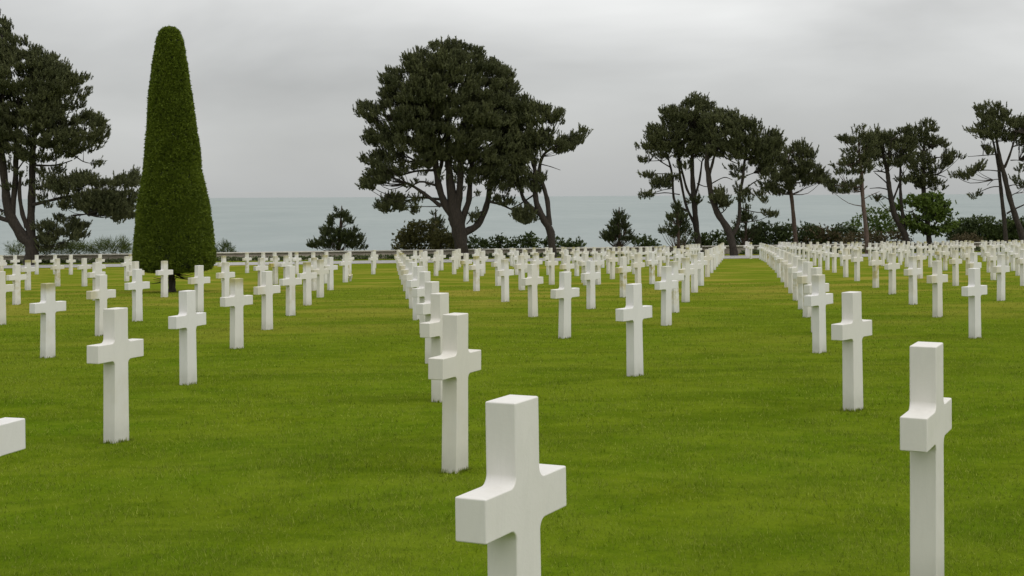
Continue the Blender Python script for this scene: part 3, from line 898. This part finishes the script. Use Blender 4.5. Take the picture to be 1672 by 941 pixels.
build_tree('pine_tree', 'curved pine whose bare trunk bends left above the grass aisle', 'tree', 1198, 418, 94.6,
    [[(1199, 419, 6.8), (1194, 392, 6), (1187, 372, 5.8), (1171, 347, 5), (1161, 317, 4.6), (1157, 288, 4.2), (1154, 262, 3.8), (1160, 225, 2.5), (1170, 190, 1)],
     [(1193, 388, 3.6), (1206, 364, 3), (1208, 320, 2.7), (1213, 290, 2.4), (1216, 262, 2), (1226, 225, 1)], [(1157, 290, 2.6), (1162, 272, 2.3), (1170, 246, 1.8), (1190, 215, 1)]],
    [[(1209, 318, 1.2), (1228, 300, 1), (1248, 290, .6)], [(1213, 290, 1), (1230, 283, .8), (1250, 280, .5)], [(1162, 300, 1), (1182, 290, .8), (1196, 294, .5)], [(1209, 340, 1.1), (1230, 346, .8), (1252, 348, .5)],
     [(1172, 247, 1.2), (1192, 262, .9), (1206, 268, .6)], [(1174, 350, 1.2), (1182, 345, .9), (1190, 335, .5)]],
    [([(1150, 188), (1164, 169), (1174, 174), (1185, 186), (1200, 176), (1208, 190), (1214, 195), (1231, 193), (1238, 205), (1251, 200), (1258, 212), (1274, 208), (1282, 221), (1279, 233), (1266, 257),
       (1254, 290), (1240, 284), (1225, 266), (1215, 264), (1180, 258), (1150, 254)], 1.1, 2.0, [([(1165, 222), (1200, 222), (1200, 230), (1165, 230)], .6), ([(1215, 250), (1245, 245), (1245, 262), (1215, 262)], .4)]),
     ([(1160, 318), (1166, 308), (1182, 305), (1196, 312), (1196, 332), (1178, 341), (1164, 336)], 1.3, .9), ([(1194, 300), (1215, 302), (1228, 312), (1226, 333), (1205, 333), (1195, 318)], 1.0, .9),
     ([(1236, 225), (1268, 222), (1280, 250), (1272, 292), (1246, 298), (1234, 270)], .9, 1.6),
     ([(1236, 343), (1252, 341), (1272, 350), (1262, 356), (1242, 354)], .9, .5), ([(1180, 262), (1208, 262), (1230, 290), (1215, 300), (1190, 284)], .3, 1.0), ([(1230, 305), (1250, 315), (1262, 330), (1240, 330)], .3, .6)],
    PG, tmax=2.0, dens=2.3, auto=70)
build_tree('pine_tree', 'umbrella shaped pine on a straight bare trunk right of the curved pine', 'tree', 1300, 402, 99.8,
    [[(1300, 404, 4), (1297, 369, 3.4), (1292, 318, 3), (1287, 300, 2.4), (1284, 280, 1.8), (1290, 250, 1)], [(1290, 312, 2), (1298, 295, 1.7), (1306, 280, 1.3), (1312, 255, .8)]],
    [[(1290, 312, 1.2), (1268, 300, 1), (1248, 303, .5)], [(1296, 300, 1.2), (1322, 296, 1), (1345, 300, .5)]],
    [([(1312, 231), (1322, 241), (1337, 247), (1332, 259), (1347, 273), (1356, 292), (1358, 307), (1343, 300), (1312, 303), (1297, 312), (1279, 323), (1259, 315), (1236, 305), (1256, 290), (1274, 262), (1284, 245), (1300, 233)], 1.2, 1.8,
      [([(1298, 282), (1308, 280), (1306, 298), (1296, 298)], .6), ([(1312, 262), (1335, 260), (1335, 268), (1312, 268)], .5)])],
    PG, bark=M_BARKR, tmax=1.8, dens=2.3, auto=40)
# ---- right group
build_tree('pine_tree', 'slender pine on a thin straight trunk at the left of the right group', 'tree', 1416, 412, 95,
    [[(1417, 413, 4.6), (1415, 385, 3.6), (1410, 337, 3.2), (1408, 312, 3), (1407, 285, 2.5), (1403, 250, 1.7), (1402, 220, .9)]],
    [[(1408, 306, 1.2), (1385, 305, .9), (1362, 303, .5)], [(1407, 285, 1.2), (1385, 270, .9), (1365, 268, .5)], [(1409, 326, .7), (1424, 318, .6), (1436, 313, .4)]],
    [([(1404, 202), (1392, 206), (1381, 217), (1370, 226), (1386, 239), (1370, 246), (1378, 255), (1367, 262), (1354, 263), (1356, 276), (1366, 287), (1424, 282), (1429, 248), (1424, 212)], 1.1, 1.6),
     ([(1345, 290), (1358, 292), (1380, 298), (1398, 290), (1424, 290), (1420, 307), (1385, 316), (1356, 316), (1346, 304)], 1.0, .9)],
    PG, bark=M_BARKR, tmax=1.6, dens=2.3, auto=40)
build_tree('pine_tree', 'wide crowned pine with leaning forked trunk in the right group', 'tree', 1480, 404, 98,
    [[(1482, 406, 5.4), (1478, 385, 5.2), (1471, 371, 5), (1460, 349, 4.6), (1454, 319, 4.2), (1451, 299, 3.8), (1449, 282, 3.3), (1443, 256, 2.4), (1440, 225, 1)],
     [(1479, 390, 3.5), (1475, 360, 2.9), (1471, 325, 2.5), (1470, 295, 2.2), (1471, 262, 1.6), (1476, 225, .8)], [(1450, 285, 2), (1451, 256, 1.6), (1456, 228, .8)], [(1456, 332, 1.8), (1466, 307, 1.5), (1474, 285, 1)]],
    [[(1449, 283, 1.4), (1438, 280, 1.2), (1426, 280, .7)], [(1451, 310, 1.1), (1436, 307, .9), (1420, 308, .5)], [(1453, 327, 1), (1440, 320, .8), (1430, 324, .5)], [(1449, 300, 1.2), (1438, 290, 1), (1428, 282, .6)]],
    [([(1424, 212), (1427, 206), (1438, 211), (1450, 208), (1461, 212), (1477, 205), (1488, 208), (1492, 240), (1490, 272), (1461, 276), (1448, 270), (1426, 272), (1424, 250)], 1.1, 1.9, [([(1420, 252), (1446, 250), (1446, 266), (1420, 266)], .4)]),
     ([(1478, 215), (1496, 212), (1500, 262), (1490, 280), (1470, 276)], 1.0, 1.7), ([(1408, 218), (1436, 214), (1438, 262), (1412, 270)], .9, 1.6),
     ([(1456, 284), (1480, 280), (1496, 290), (1490, 302), (1468, 300)], .8, 1.0), ([(1425, 292), (1445, 298), (1442, 306), (1426, 304)], .6, .6), ([(1426, 318), (1440, 316), (1436, 328), (1424, 330)], .4, .3)],
    PG, tmax=1.9, dens=2.3, auto=50)
build_tree('pine_tree', 'layered pine rising behind the bright green leafy tree', 'tree', 1516, 402, 101,
    [[(1518, 404, 4.5), (1514, 360, 4), (1508, 310, 3.4), (1508, 250, 2.6), (1512, 215, 1.2)]],
    [[(1509, 248, 1.1), (1522, 240, .9), (1540, 232, .5)], [(1509, 262, 1.1), (1535, 257, .9), (1570, 256, .5)], [(1508, 290, 1.1), (1530, 286, .9), (1545, 290, .5)]],
    [([(1482, 210), (1488, 205), (1497, 202), (1506, 194), (1521, 194), (1531, 202), (1536, 215), (1523, 222), (1544, 223), (1557, 229), (1552, 240), (1534, 241), (1512, 244), (1490, 240)], 1.1, 1.7, [([(1512, 222), (1525, 222), (1525, 228), (1512, 228)], .6)]),
     ([(1490, 246), (1528, 250), (1550, 248), (1566, 245), (1579, 255), (1562, 263), (1545, 275), (1524, 282), (1530, 293), (1546, 300), (1542, 311), (1523, 315), (1499, 307), (1484, 298), (1488, 270)], 1.1, 1.7,
      [([(1526, 262), (1548, 268), (1548, 292), (1526, 290)], .55)])],
    PG, tmax=1.7, dens=2.3, auto=60)
build_tree('pine_tree', 'two stemmed pine at the right picture edge with long bough toward left', 'tree', 1660, 402, 97.5,
    [[(1672, 404, 5.8), (1667, 380, 5), (1658, 354, 4.6), (1647, 317, 4.2), (1640, 287, 3.9), (1636, 272, 3.4), (1630, 246, 2.6), (1624, 205, 1.2)],
     [(1643, 404, 3.8, 0), (1640, 362, 3.3, .2), (1635, 317, 3, .3), (1632, 287, 2.6, .3), (1629, 265, 2.2, .5), (1622, 233, 1.5, .6), (1612, 195, .8, .6)], [(1640, 274, 2.2), (1647, 258, 1.9), (1653, 240, 1.5), (1660, 215, .8)]],
    [[(1644, 349, 1.6), (1656, 342, 1.3), (1680, 331, .9)], [(1637, 305, 1), (1618, 306, .8), (1592, 317, .4)], [(1633, 293, .8), (1622, 294, .7), (1612, 303, .4)], [(1630, 252, .9), (1605, 254, .7), (1580, 256, .4)],
     [(1634, 280, 1), (1608, 278, .8), (1575, 283, .5)], [(1644, 305, 1), (1658, 302, .8), (1676, 308, .4)], [(1648, 322, 1), (1658, 316, .8), (1672, 315, .4)], [(1650, 262, .9), (1664, 262, .7), (1680, 268, .4)]],
    [([(1618, 166), (1601, 169), (1592, 179), (1598, 193), (1596, 206), (1574, 210), (1580, 214), (1591, 223), (1609, 233), (1620, 230), (1639, 228), (1662, 239), (1690, 262), (1735, 260), (1740, 205), (1700, 180), (1672, 192),
       (1658, 188), (1650, 179), (1642, 177), (1633, 171)], 1.1, 1.8),
     ([(1550, 288), (1560, 278), (1580, 277), (1597, 270), (1603, 259), (1610, 262), (1609, 283), (1588, 294)], 1.1, .8), ([(1605, 238), (1618, 237), (1620, 252), (1607, 253)], .8, .5), ([(1579, 319), (1592, 313), (1605, 310), (1606, 316), (1584, 324)], .7, .4),
     ([(1648, 285), (1672, 288), (1690, 300), (1690, 318), (1665, 316), (1660, 300)], .5, .9), ([(1640, 262), (1672, 268), (1690, 280), (1650, 280)], .3, .9)],
    PG, tmax=1.8, dens=2.3, auto=70)


# ---- young cone-shaped pines
def cone_pine(label, bx, by, y, top, left, right, low, jitter=1.0):
    poly = []
    n = 7
    for i in range(n):
        t = i / (n - 1)
        yy = top[1] + (low - top[1]) * t
        k = t ** 0.85
        xl = top[0] + (left - top[0]) * k; poly.append((xl - (3 * jitter if i % 2 else -1.5 * jitter), yy))
    pl = poly
    pr = []
    for i in range(n):
        t = i / (n - 1)
        yy = top[1] + (low - top[1]) * t
        k = t ** 0.85
        xr = top[0] + (right - top[0]) * k; pr.append((xr + (3 * jitter if i % 2 == 0 and i else -1.5 * jitter), yy))
    P = pl + pr[::-1]
    return build_tree('young_pine', label, 'tree', bx, by, y, [[(bx, by, 3), ((bx + top[0]) / 2, (by + top[1]) / 2, 2), (top[0], top[1] + 3, .6)]], [], [(P, 1.7, 1.7)],
                      'young pines by the wall', leaf=M_YPINE, bark=M_BARKR, tmax=1.7, dens=2.4, auto=50, per=8, padr=.30, padz=.14, L=.15, W=.050, nb=20, thr=-0.12, gap=-0.25)


cone_pine('bushy young pine alone against the sea left of the biggest pine', 553, 414, 103, (558, 333), 499, 605, 408)
cone_pine('young pine with sparse tiers standing midway between leaning and upright pines', 1011, 406, 102, (1011, 335), 976, 1042, 396)
cone_pine('young pine with open tiers beside the slim stems of the upright pine', 1108, 414, 96, (1107, 322), 1072, 1136, 388)
cone_pine('young pine under the curved pine right of the grass aisle', 1217, 402, 101, (1219, 328), 1190, 1246, 392)
cone_pine('small dark young pine tucked behind the trunk of the biggest pine', 712, 408, 104, (711, 338), 690, 738, 400)


# ---- bushes
def bush(name, label, poly, y, leaf, dens=6.0, tmax=1.2, cat='bush', per=12, L=.17, W=.09, padr=.27, group='bushes behind the wall', nb=6):
    bx = sum(p[0] for p in poly) / len(poly); by = max(p[1] for p in poly)
    fr = Frame(bx, by, y)
    root = empty(name, tuple(fr.p)); tag(root, label, cat, group)
    low = [p for p in poly]
    X, cen = blob_points(fr, low, dens * 2.2, tmax, 1.0, thr=-0.35)
    cen[2] -= 0.5
    n = len(X); C = np.repeat(X, per, 0) + rng.normal(size=(n * per, 3)) * padr * np.array([.7, .7, .5])
    A = unit(unit(C - cen) * 0.7 + np.array([0, 0, .5]) + rng.normal(size=C.shape) * 0.45)
    t = np.repeat(rng.uniform(0, 1, n), per) * 0.55 + rng.uniform(0, 0.45, len(C))
    V, Fc, T = tufts(C, A, nb, L, W, (0.3, 1.2), t, wide=True)
    link(bpy.data.objects.new('foliage', np_mesh('foliage', V, Fc, [leaf], attr=T)), root)
    st = []
    for k in range(5):
        q = X[rng.integers(len(X))]
        st.append(tube([np.array([q[0] * .3, q[1] * .3, -0.3]), np.array([q[0] * .6, q[1] * .6, q[2] * .5]), q], [.05, .035, .015], 6, 3))
    V, Fc, _ = join(st)
    link(bpy.data.objects.new('stem', np_mesh('stem', V, Fc, [M_BARK], smooth=True)), root)
    return root


def dome(x0, x1, top, bot, j=2.0, n=9):
    P = []
    for i in range(n):
        a = math.pi * i / (n - 1)
        cx, rx = (x0 + x1) / 2, (x1 - x0) / 2
        P.append((cx - rx * math.cos(a), bot - (bot - top) * (math.sin(a) ** 0.45) + random.uniform(-j, j) * math.sin(a)))
    return P + [(x1, bot + 5), (x0, bot + 5)]


bush('bush', 'green brown scrub bush left of the biggest pine trunk', [(645, 408), (648, 392), (655, 380), (664, 378), (672, 364), (684, 366), (696, 360), (712, 366), (720, 384), (722, 412), (645, 412)], 102, M_OCHRE, 5)
bush('bush', 'ochre brown bush directly behind the biggest pine trunk', [(704, 412), (706, 388), (716, 374), (728, 376), (740, 384), (748, 396), (750, 412)], 101, M_OCHRE, 6)
bush('bush', 'low dark green bush touching the right side of the biggest trunk', dome(762, 800, 388, 408), 101, M_BUSH)
bush('bush', 'small rounded green bush second right of the biggest trunk', dome(803, 831, 388, 406), 101, M_BUSH)
bush('bush', 'larger rounded green bush left of the leaning pine trunk', dome(829, 878, 382, 406), 101, M_BUSH)
bush('bush', 'low green bush straddling the foot of the leaning pine', dome(884, 926, 391, 405), 101, M_BUSH)
bush('bush', 'low green bush just right of the leaning pine trunk', dome(922, 954, 393, 404), 101, M_BUSH)
bush('bush', 'low olive bush right of the sparse young pine', dome(1034, 1072, 389, 403), 101, M_BUSH)
bush('bush', 'dark green bush behind the upright pine foot', dome(1108, 1140, 386, 404), 100.5, M_DARK)
bush('bush', 'rounded green bush between upright and curved pine trunks', dome(1138, 1178, 379, 403), 100.5, M_BUSH)
bush('bush', 'dark bush right behind the curved trunk', dome(1178, 1206, 384, 402), 101, M_DARK)
bush('reed_tuft', 'feathery grass tuft just right of the left pine trunk', dome(62, 96, 398, 413), 101, M_REED, 6, .9, 'grass tuft', 7, .45, .03, .2, 'grass tufts on the wall')
bush('reed_tuft', 'feathery grass tuft second right of the left pine', dome(94, 136, 396, 413), 101, M_REED, 6, .9, 'grass tuft', 7, .45, .03, .2, 'grass tufts on the wall')
bush('reed_tuft', 'tallest feathery grass tuft left of the clipped yew', dome(146, 208, 394, 412), 101, M_REED, 6, .9, 'grass tuft', 7, .5, .03, .2, 'grass tufts on the wall')
bush('reed_tuft', 'thin grass tuft left of the left pine trunk', dome(8, 40, 401, 414), 101, M_REED, 3, .9, 'grass tuft', 7, .45, .03, .2, 'grass tufts on the wall')
bush('reed_tuft', 'dark grass tuft touching the right side of the yew', dome(346, 384, 399, 411), 101, M_BUSH, 5, .9, 'grass tuft', 7, .35, .03, .2, 'grass tufts on the wall')

HB = [(1188, 1240, 376, 400, M_DARK, 'dark bush at the left end of the long hedge line'), (1228, 1286, 370, 399, M_DARK, 'dark bushy shrub left of the umbrella pine trunk'),
      (1270, 1330, 368, 398, M_DARK, 'dark shrub behind the umbrella pine trunk'), (1312, 1366, 372, 397, M_BROWN, 'brownish shrub just right of the umbrella pine trunk'),
      (1350, 1396, 373, 397, M_DARK, 'dark low shrub left of the slender pine'), (1556, 1592, 366, 396, M_DARK, 'dark shrub right of the bright leafy tree'),
      (1566, 1628, 358, 396, M_BUSH, 'spiky topped green shrub between leafy tree and two stemmed pine'), (1612, 1650, 366, 395, M_BUSH, 'green shrub left of the two stemmed pine'),
      (1640, 1700, 356, 395, M_BUSH, 'tall green shrub at the right edge behind the pine')]
for x0, x1, t, b_, m_, lab in HB:
    bush('shrub', lab, dome(x0 - 7, x1 + 7, t - 2, b_, 3.5), 102.5, m_, 6.5, 1.5)
bush('clipped_hedge', 'brown clipped hedge with rounded top below the right pines', [(1374, 402), (1376, 384), (1400, 379), (1418, 381), (1432, 379), (1450, 382), (1466, 379), (1484, 384), (1492, 402)], 101, M_BROWN, 9, 1.0, 'hedge', 8, .12, .06)
bush('clipped_hedge', 'brown clipped hedge right of the leafy tree base', [(1560, 400), (1562, 384), (1580, 380), (1600, 383), (1606, 400)], 100.6, M_BROWN, 8, .8, 'hedge', 8, .12, .06)
bush('shrub', 'light green leafy shrub left of the wide crowned pine', [(1382, 369), (1397, 351), (1408, 347), (1418, 336), (1428, 346), (1440, 337), (1452, 345), (1456, 352), (1462, 382), (1450, 390), (1400, 390), (1385, 380)], 104, M_BRIGHT, 4.5, 1.6, 'bush', 7, .2, .10, .3)

build_tree('leafy_tree', 'bright green broad leaved tree low among the right hand pines', 'tree', 1517, 402, 98.6,
    [[(1517, 404, 3.6), (1516, 385, 3), (1513, 360, 2.4), (1512, 335, 1)], [(1516, 386, 2), (1500, 366, 1.6), (1490, 345, .8)], [(1515, 378, 2), (1532, 360, 1.5), (1542, 338, .8)]], [],
    [([(1489, 318), (1497, 320), (1504, 313), (1520, 318), (1536, 315), (1540, 326), (1552, 328), (1546, 346), (1561, 357), (1566, 375), (1534, 383), (1490, 380), (1468, 370), (1464, 334), (1476, 326)], 1.0, 2.0)],
    leaf=M_LEAFY, kind='leaf', tmax=2.0, dens=2.2, thr=-0.12, gap=-0.22, auto=50, per=10, padr=.36, padz=.2, L=.24, W=.13, nb=6)


# ------------------------------------------------------------------ low dark hedge in front of the wall
def low_hedge(x0, x1, label):
    pts = []
    n = int((x1 - x0) * 60)
    x = rng.uniform(x0, x1, n); y = rng.uniform(96.9, 97.9, n); z = ground(x, y) + rng.uniform(0.0, 0.24, n)
    p0 = np.array([(x0 + x1) / 2, 97.4, float(ground((x0 + x1) / 2, 97.4))])
    C = np.stack([x, y, z], -1) - p0
    A = unit(np.array([0, -.3, .8]) + rng.normal(size=C.shape) * .6)
    V, Fc, T = tufts(C, A, 6, .13, .07, (.3, 1.3), None, wide=True)
    o = bpy.data.objects.new('low_hedge', np_mesh('low_hedge', V, Fc, [M_DARK], attr=T)); o.location = tuple(p0)
    link(o); tag(o, label, 'hedge', 'low hedges in front of the wall')


low_hedge(-40, -21.6, 'low dark hedge strip in front of the wall left of the yew')
low_hedge(-21.0, -4.2, 'low dark hedge strip before the wall between yew and biggest pine')
low_hedge(-2.9, 14, 'low dark hedge strip before the wall between biggest pine and aisle')
low_hedge(15.6, 45, 'low dark hedge strip before the wall right of the aisle')


# ------------------------------------------------------------------ the clipped yew
def yew():
    x, y = on_ground(283, 477)
    fr = Frame(283, 477, y)
    root = empty('clipped_yew', tuple(fr.p))
    tag(root, 'tall clipped yew cone with rounded top standing among the left crosses', 'topiary')
    prof = [(277.5, 47, 4), (277.5, 48.5, 14), (277, 54, 18.5), (277, 67, 23), (277.3, 103, 29.5), (278, 152, 36), (279.5, 201, 40.5), (281.3, 250, 45.6), (281.5, 276, 48), (283, 326, 56.5),
            (284, 378, 63.5), (285, 416, 67.5), (285.5, 430, 66), (286, 437, 60), (285, 441, 45), (284, 440, 12)]
    s = F / y
    C = np.array([fr(p[0], p[1]) for p in prof]); rad = np.array([p[2] / s for p in prof])
    # resample
    seg = np.concatenate([[0], np.cumsum(np.hypot(np.diff(C[:, 2]), np.diff(rad)))])
    t = np.linspace(0, seg[-1], 160)
    cx = np.interp(t, seg, C[:, 0]); cz = np.interp(t, seg, C[:, 2]); rr = np.interp(t, seg, rad)
    ns = 72
    a = np.arange(ns) * 2 * np.pi / ns
    lump = np.array([[mnoise.noise(Vector((math.cos(b) * 1.6, math.sin(b) * 1.6, z * 0.9))) for b in a] for z in cz])
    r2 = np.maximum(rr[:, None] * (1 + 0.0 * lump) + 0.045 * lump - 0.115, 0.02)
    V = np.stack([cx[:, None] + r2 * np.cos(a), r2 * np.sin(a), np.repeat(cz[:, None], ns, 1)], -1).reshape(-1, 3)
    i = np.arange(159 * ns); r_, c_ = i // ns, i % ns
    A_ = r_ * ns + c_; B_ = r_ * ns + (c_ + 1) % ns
    link(bpy.data.objects.new('inner_twigs', np_mesh('inner_twigs', V, np.stack([A_, A_ + ns, B_ + ns, B_], -1), [M_YEWCORE], smooth=True)), root)  # closed shell under the sprigs, coloured dark as the yew's shaded inside
    # clipped sprigs over the whole surface
    n = 62000
    wgt = np.maximum(rr, 0.02); cdf = np.cumsum(wgt); cdf /= cdf[-1]
    k = np.searchsorted(cdf, rng.random(n)); k = np.clip(k, 0, 158)
    f = rng.random(n)
    zz = cz[k] * (1 - f) + cz[k + 1] * f; rq = rr[k] * (1 - f) + rr[k + 1] * f; xx = cx[k] * (1 - f) + cx[k + 1] * f
    ang = rng.uniform(0, 2 * np.pi, n)
    lm = np.array([mnoise.noise(Vector((math.cos(b) * 1.6, math.sin(b) * 1.6, z * 0.9))) for b, z in zip(ang, zz)])
    hole = np.array([mnoise.noise(Vector((math.cos(b) * 5, math.sin(b) * 5, z * 3.2 + 9))) for b, z in zip(ang, zz)])
    rq = rq - 0.085 + 0.045 * lm + rng.normal(0, 0.014, n) - 0.05 * (hole < -0.38)
    keep = (hole > -0.45) | (rng.random(n) < .4)
    P = np.stack([xx + rq * np.cos(ang), rq * np.sin(ang), zz], -1)[keep]
    dz = np.gradient(cz); dr = np.gradient(rr)
    nrm = unit(np.stack([np.cos(ang) * -dz[k], np.sin(ang) * -dz[k], dr[k]], -1))[keep]
    Ax = unit(nrm * 0.7 + np.array([0, 0, .45]) + rng.normal(size=P.shape) * .45)
    tint = np.clip(rng.normal(0.42, .32, len(P)) + 0.25 * np.clip(P[:, 2] / 7.5 - .4, 0, 1), 0, 1)
    V, Fc, T = tufts(P, Ax, 6, .070, .027, (.2, 1.0), tint, wide=True)
    # a few stray shoots
    m = rng.permutation(len(P))[:1500]
    V2, F2, T2 = tufts(P[m], unit(nrm[m] + rng.normal(size=(1500, 3)) * .3), 3, .10, .018, (.0, .5), np.clip(tint[m] + .2, 0, 1), wide=True)
    V, Fc, T = join([(V, Fc, T), (V2, F2, T2)])
    link(bpy.data.objects.new('crown', np_mesh('crown', V, Fc, [M_YEW], attr=T)), root)
    tr = [tube([fr(281, 480), fr(281, 477), fr(280.5, 460), fr(280, 440), fr(280, 400)], [8 / s, 6.5 / s, 5.5 / s, 5.5 / s, 4 / s], 11)]
    V, Fc, _ = join(tr)
    link(bpy.data.objects.new('trunk', np_mesh('trunk', V, Fc, [M_YBARK], smooth=True)), root)
    for k in range(16):
        b = rng.uniform(0, 6.28); l = rng.uniform(.5, 1.05); z0 = fr(280, rng.uniform(440, 456))[2]
        p0 = np.array([0, 0, z0]); p2 = np.array([l * math.cos(b), l * math.sin(b), z0 + rng.uniform(-.28, .15)])
        V, Fc = tube([p0, (p0 + p2) / 2 + np.array([0, 0, -.08]), p2], [.02, .014, .006], 5, 3)
        link(bpy.data.objects.new('branch', np_mesh('branch', V, Fc, [M_YBARK], smooth=True)), root)


yew()

# ------------------------------------------------------------------ sky, sun, camera
w = bpy.data.worlds.new('World'); S.world = w; w.use_nodes = True
nt = w.node_tree; nt.nodes.clear()
SUN_EL, SUN_AZ = R(48), R(122)       # azimuth measured from +Y (view axis) toward +X
sky = nt.nodes.new('ShaderNodeTexSky'); sky.sky_type = 'NISHITA'; sky.sun_disc = False
sky.sun_elevation = SUN_EL; sky.sun_rotation = SUN_AZ
tc = nt.nodes.new('ShaderNodeTexCoord')
sx = nt.nodes.new('ShaderNodeSeparateXYZ'); nt.links.new(tc.outputs['Generated'], sx.inputs[0])
mp = nt.nodes.new('ShaderNodeMapping'); mp.inputs['Scale'].default_value = (2.0, 2.0, 6.5); nt.links.new(tc.outputs['Generated'], mp.inputs[0])
n1 = noise(nt, 1.6, 5, mp.outputs[0], 0.5, 0.3)
mpb = nt.nodes.new('ShaderNodeMapping'); mpb.inputs['Scale'].default_value = (1.3, 1.3, 3.6); mpb.inputs['Location'].default_value = (3.1, 1.7, 0.4); nt.links.new(tc.outputs['Generated'], mpb.inputs[0])
n2 = noise(nt, 1.3, 3, mpb.outputs[0], 0.5)
el = math_n(nt, 'MAXIMUM', sx.outputs['Z'], 0.0)
grad = math_n(nt, 'ADD', 0.50, math_n(nt, 'MULTIPLY', math_n(nt, 'MINIMUM', el, 0.16), 0.75))
grad = math_n(nt, 'ADD', grad, math_n(nt, 'MULTIPLY', el, 0.72))
cl = math_n(nt, 'ADD', math_n(nt, 'MULTIPLY', math_n(nt, 'SUBTRACT', n1, 0.5), 1.15), math_n(nt, 'MULTIPLY', math_n(nt, 'SUBTRACT', n2, 0.5), 1.15))
amp = math_n(nt, 'MULTIPLY', cl, math_n(nt, 'ADD', 0.25, math_n(nt, 'MULTIPLY', math_n(nt, 'MINIMUM', el, 0.1), 7.5)))
lum = math_n(nt, 'MULTIPLY', grad, math_n(nt, 'ADD', 1.0, amp))
lum10 = math_n(nt, 'MULTIPLY', lum, 10.0)
tintc = ramp(nt, el, [(0.0, (0.975, 1.0, 1.0)), (0.06, (0.988, 1.0, 0.992)), (0.14, (0.998, 1.0, 0.985))])
cloud = mix(nt, 1.0, tintc, lum10, 'MULTIPLY')
allc = mix(nt, 0.93, sky.outputs[0], cloud)
bg = nt.nodes.new('ShaderNodeBackground'); bg.inputs['Strength'].default_value = 0.1
nt.links.new(allc, bg.inputs['Color'])
wo = nt.nodes.new('ShaderNodeOutputWorld'); nt.links.new(bg.outputs[0], wo.inputs[0])

sl = bpy.data.lights.new('sun', 'SUN'); sl.energy = 0.95; sl.angle = R(55); sl.color = (1.0, 0.97, 0.92)
so = link(bpy.data.objects.new('sun', sl))
sd = Vector((math.sin(SUN_AZ) * math.cos(SUN_EL), math.cos(SUN_AZ) * math.cos(SUN_EL), math.sin(SUN_EL)))
so.rotation_euler = sd.to_track_quat('Z', 'Y').to_euler()
so.location = (0, -5, 30)

from mathutils import Matrix
cam = bpy.data.cameras.new('camera'); co = link(bpy.data.objects.new('camera', cam))
cam.sensor_width = 36.0; cam.lens = F / 1672 * 36.0
cam.shift_y = -150.5 / 1672
cam.clip_start = 0.1; cam.clip_end = 120000
rm = Matrix(((RV[0], UV[0], 0), (RV[1], UV[1], -1), (RV[2], UV[2], 0)))
co.matrix_world = Matrix.Translation((0, 0, CAMZ)) @ rm.to_4x4()
S.camera = co

S.view_settings.view_transform = 'Standard'
S.view_settings.look = 'None'
S.view_settings.exposure = 0.0
S.view_settings.gamma = 1.0
S.view_settings.use_curve_mapping = False
S.cycles.max_bounces = 6
S.cycles.use_denoising = True
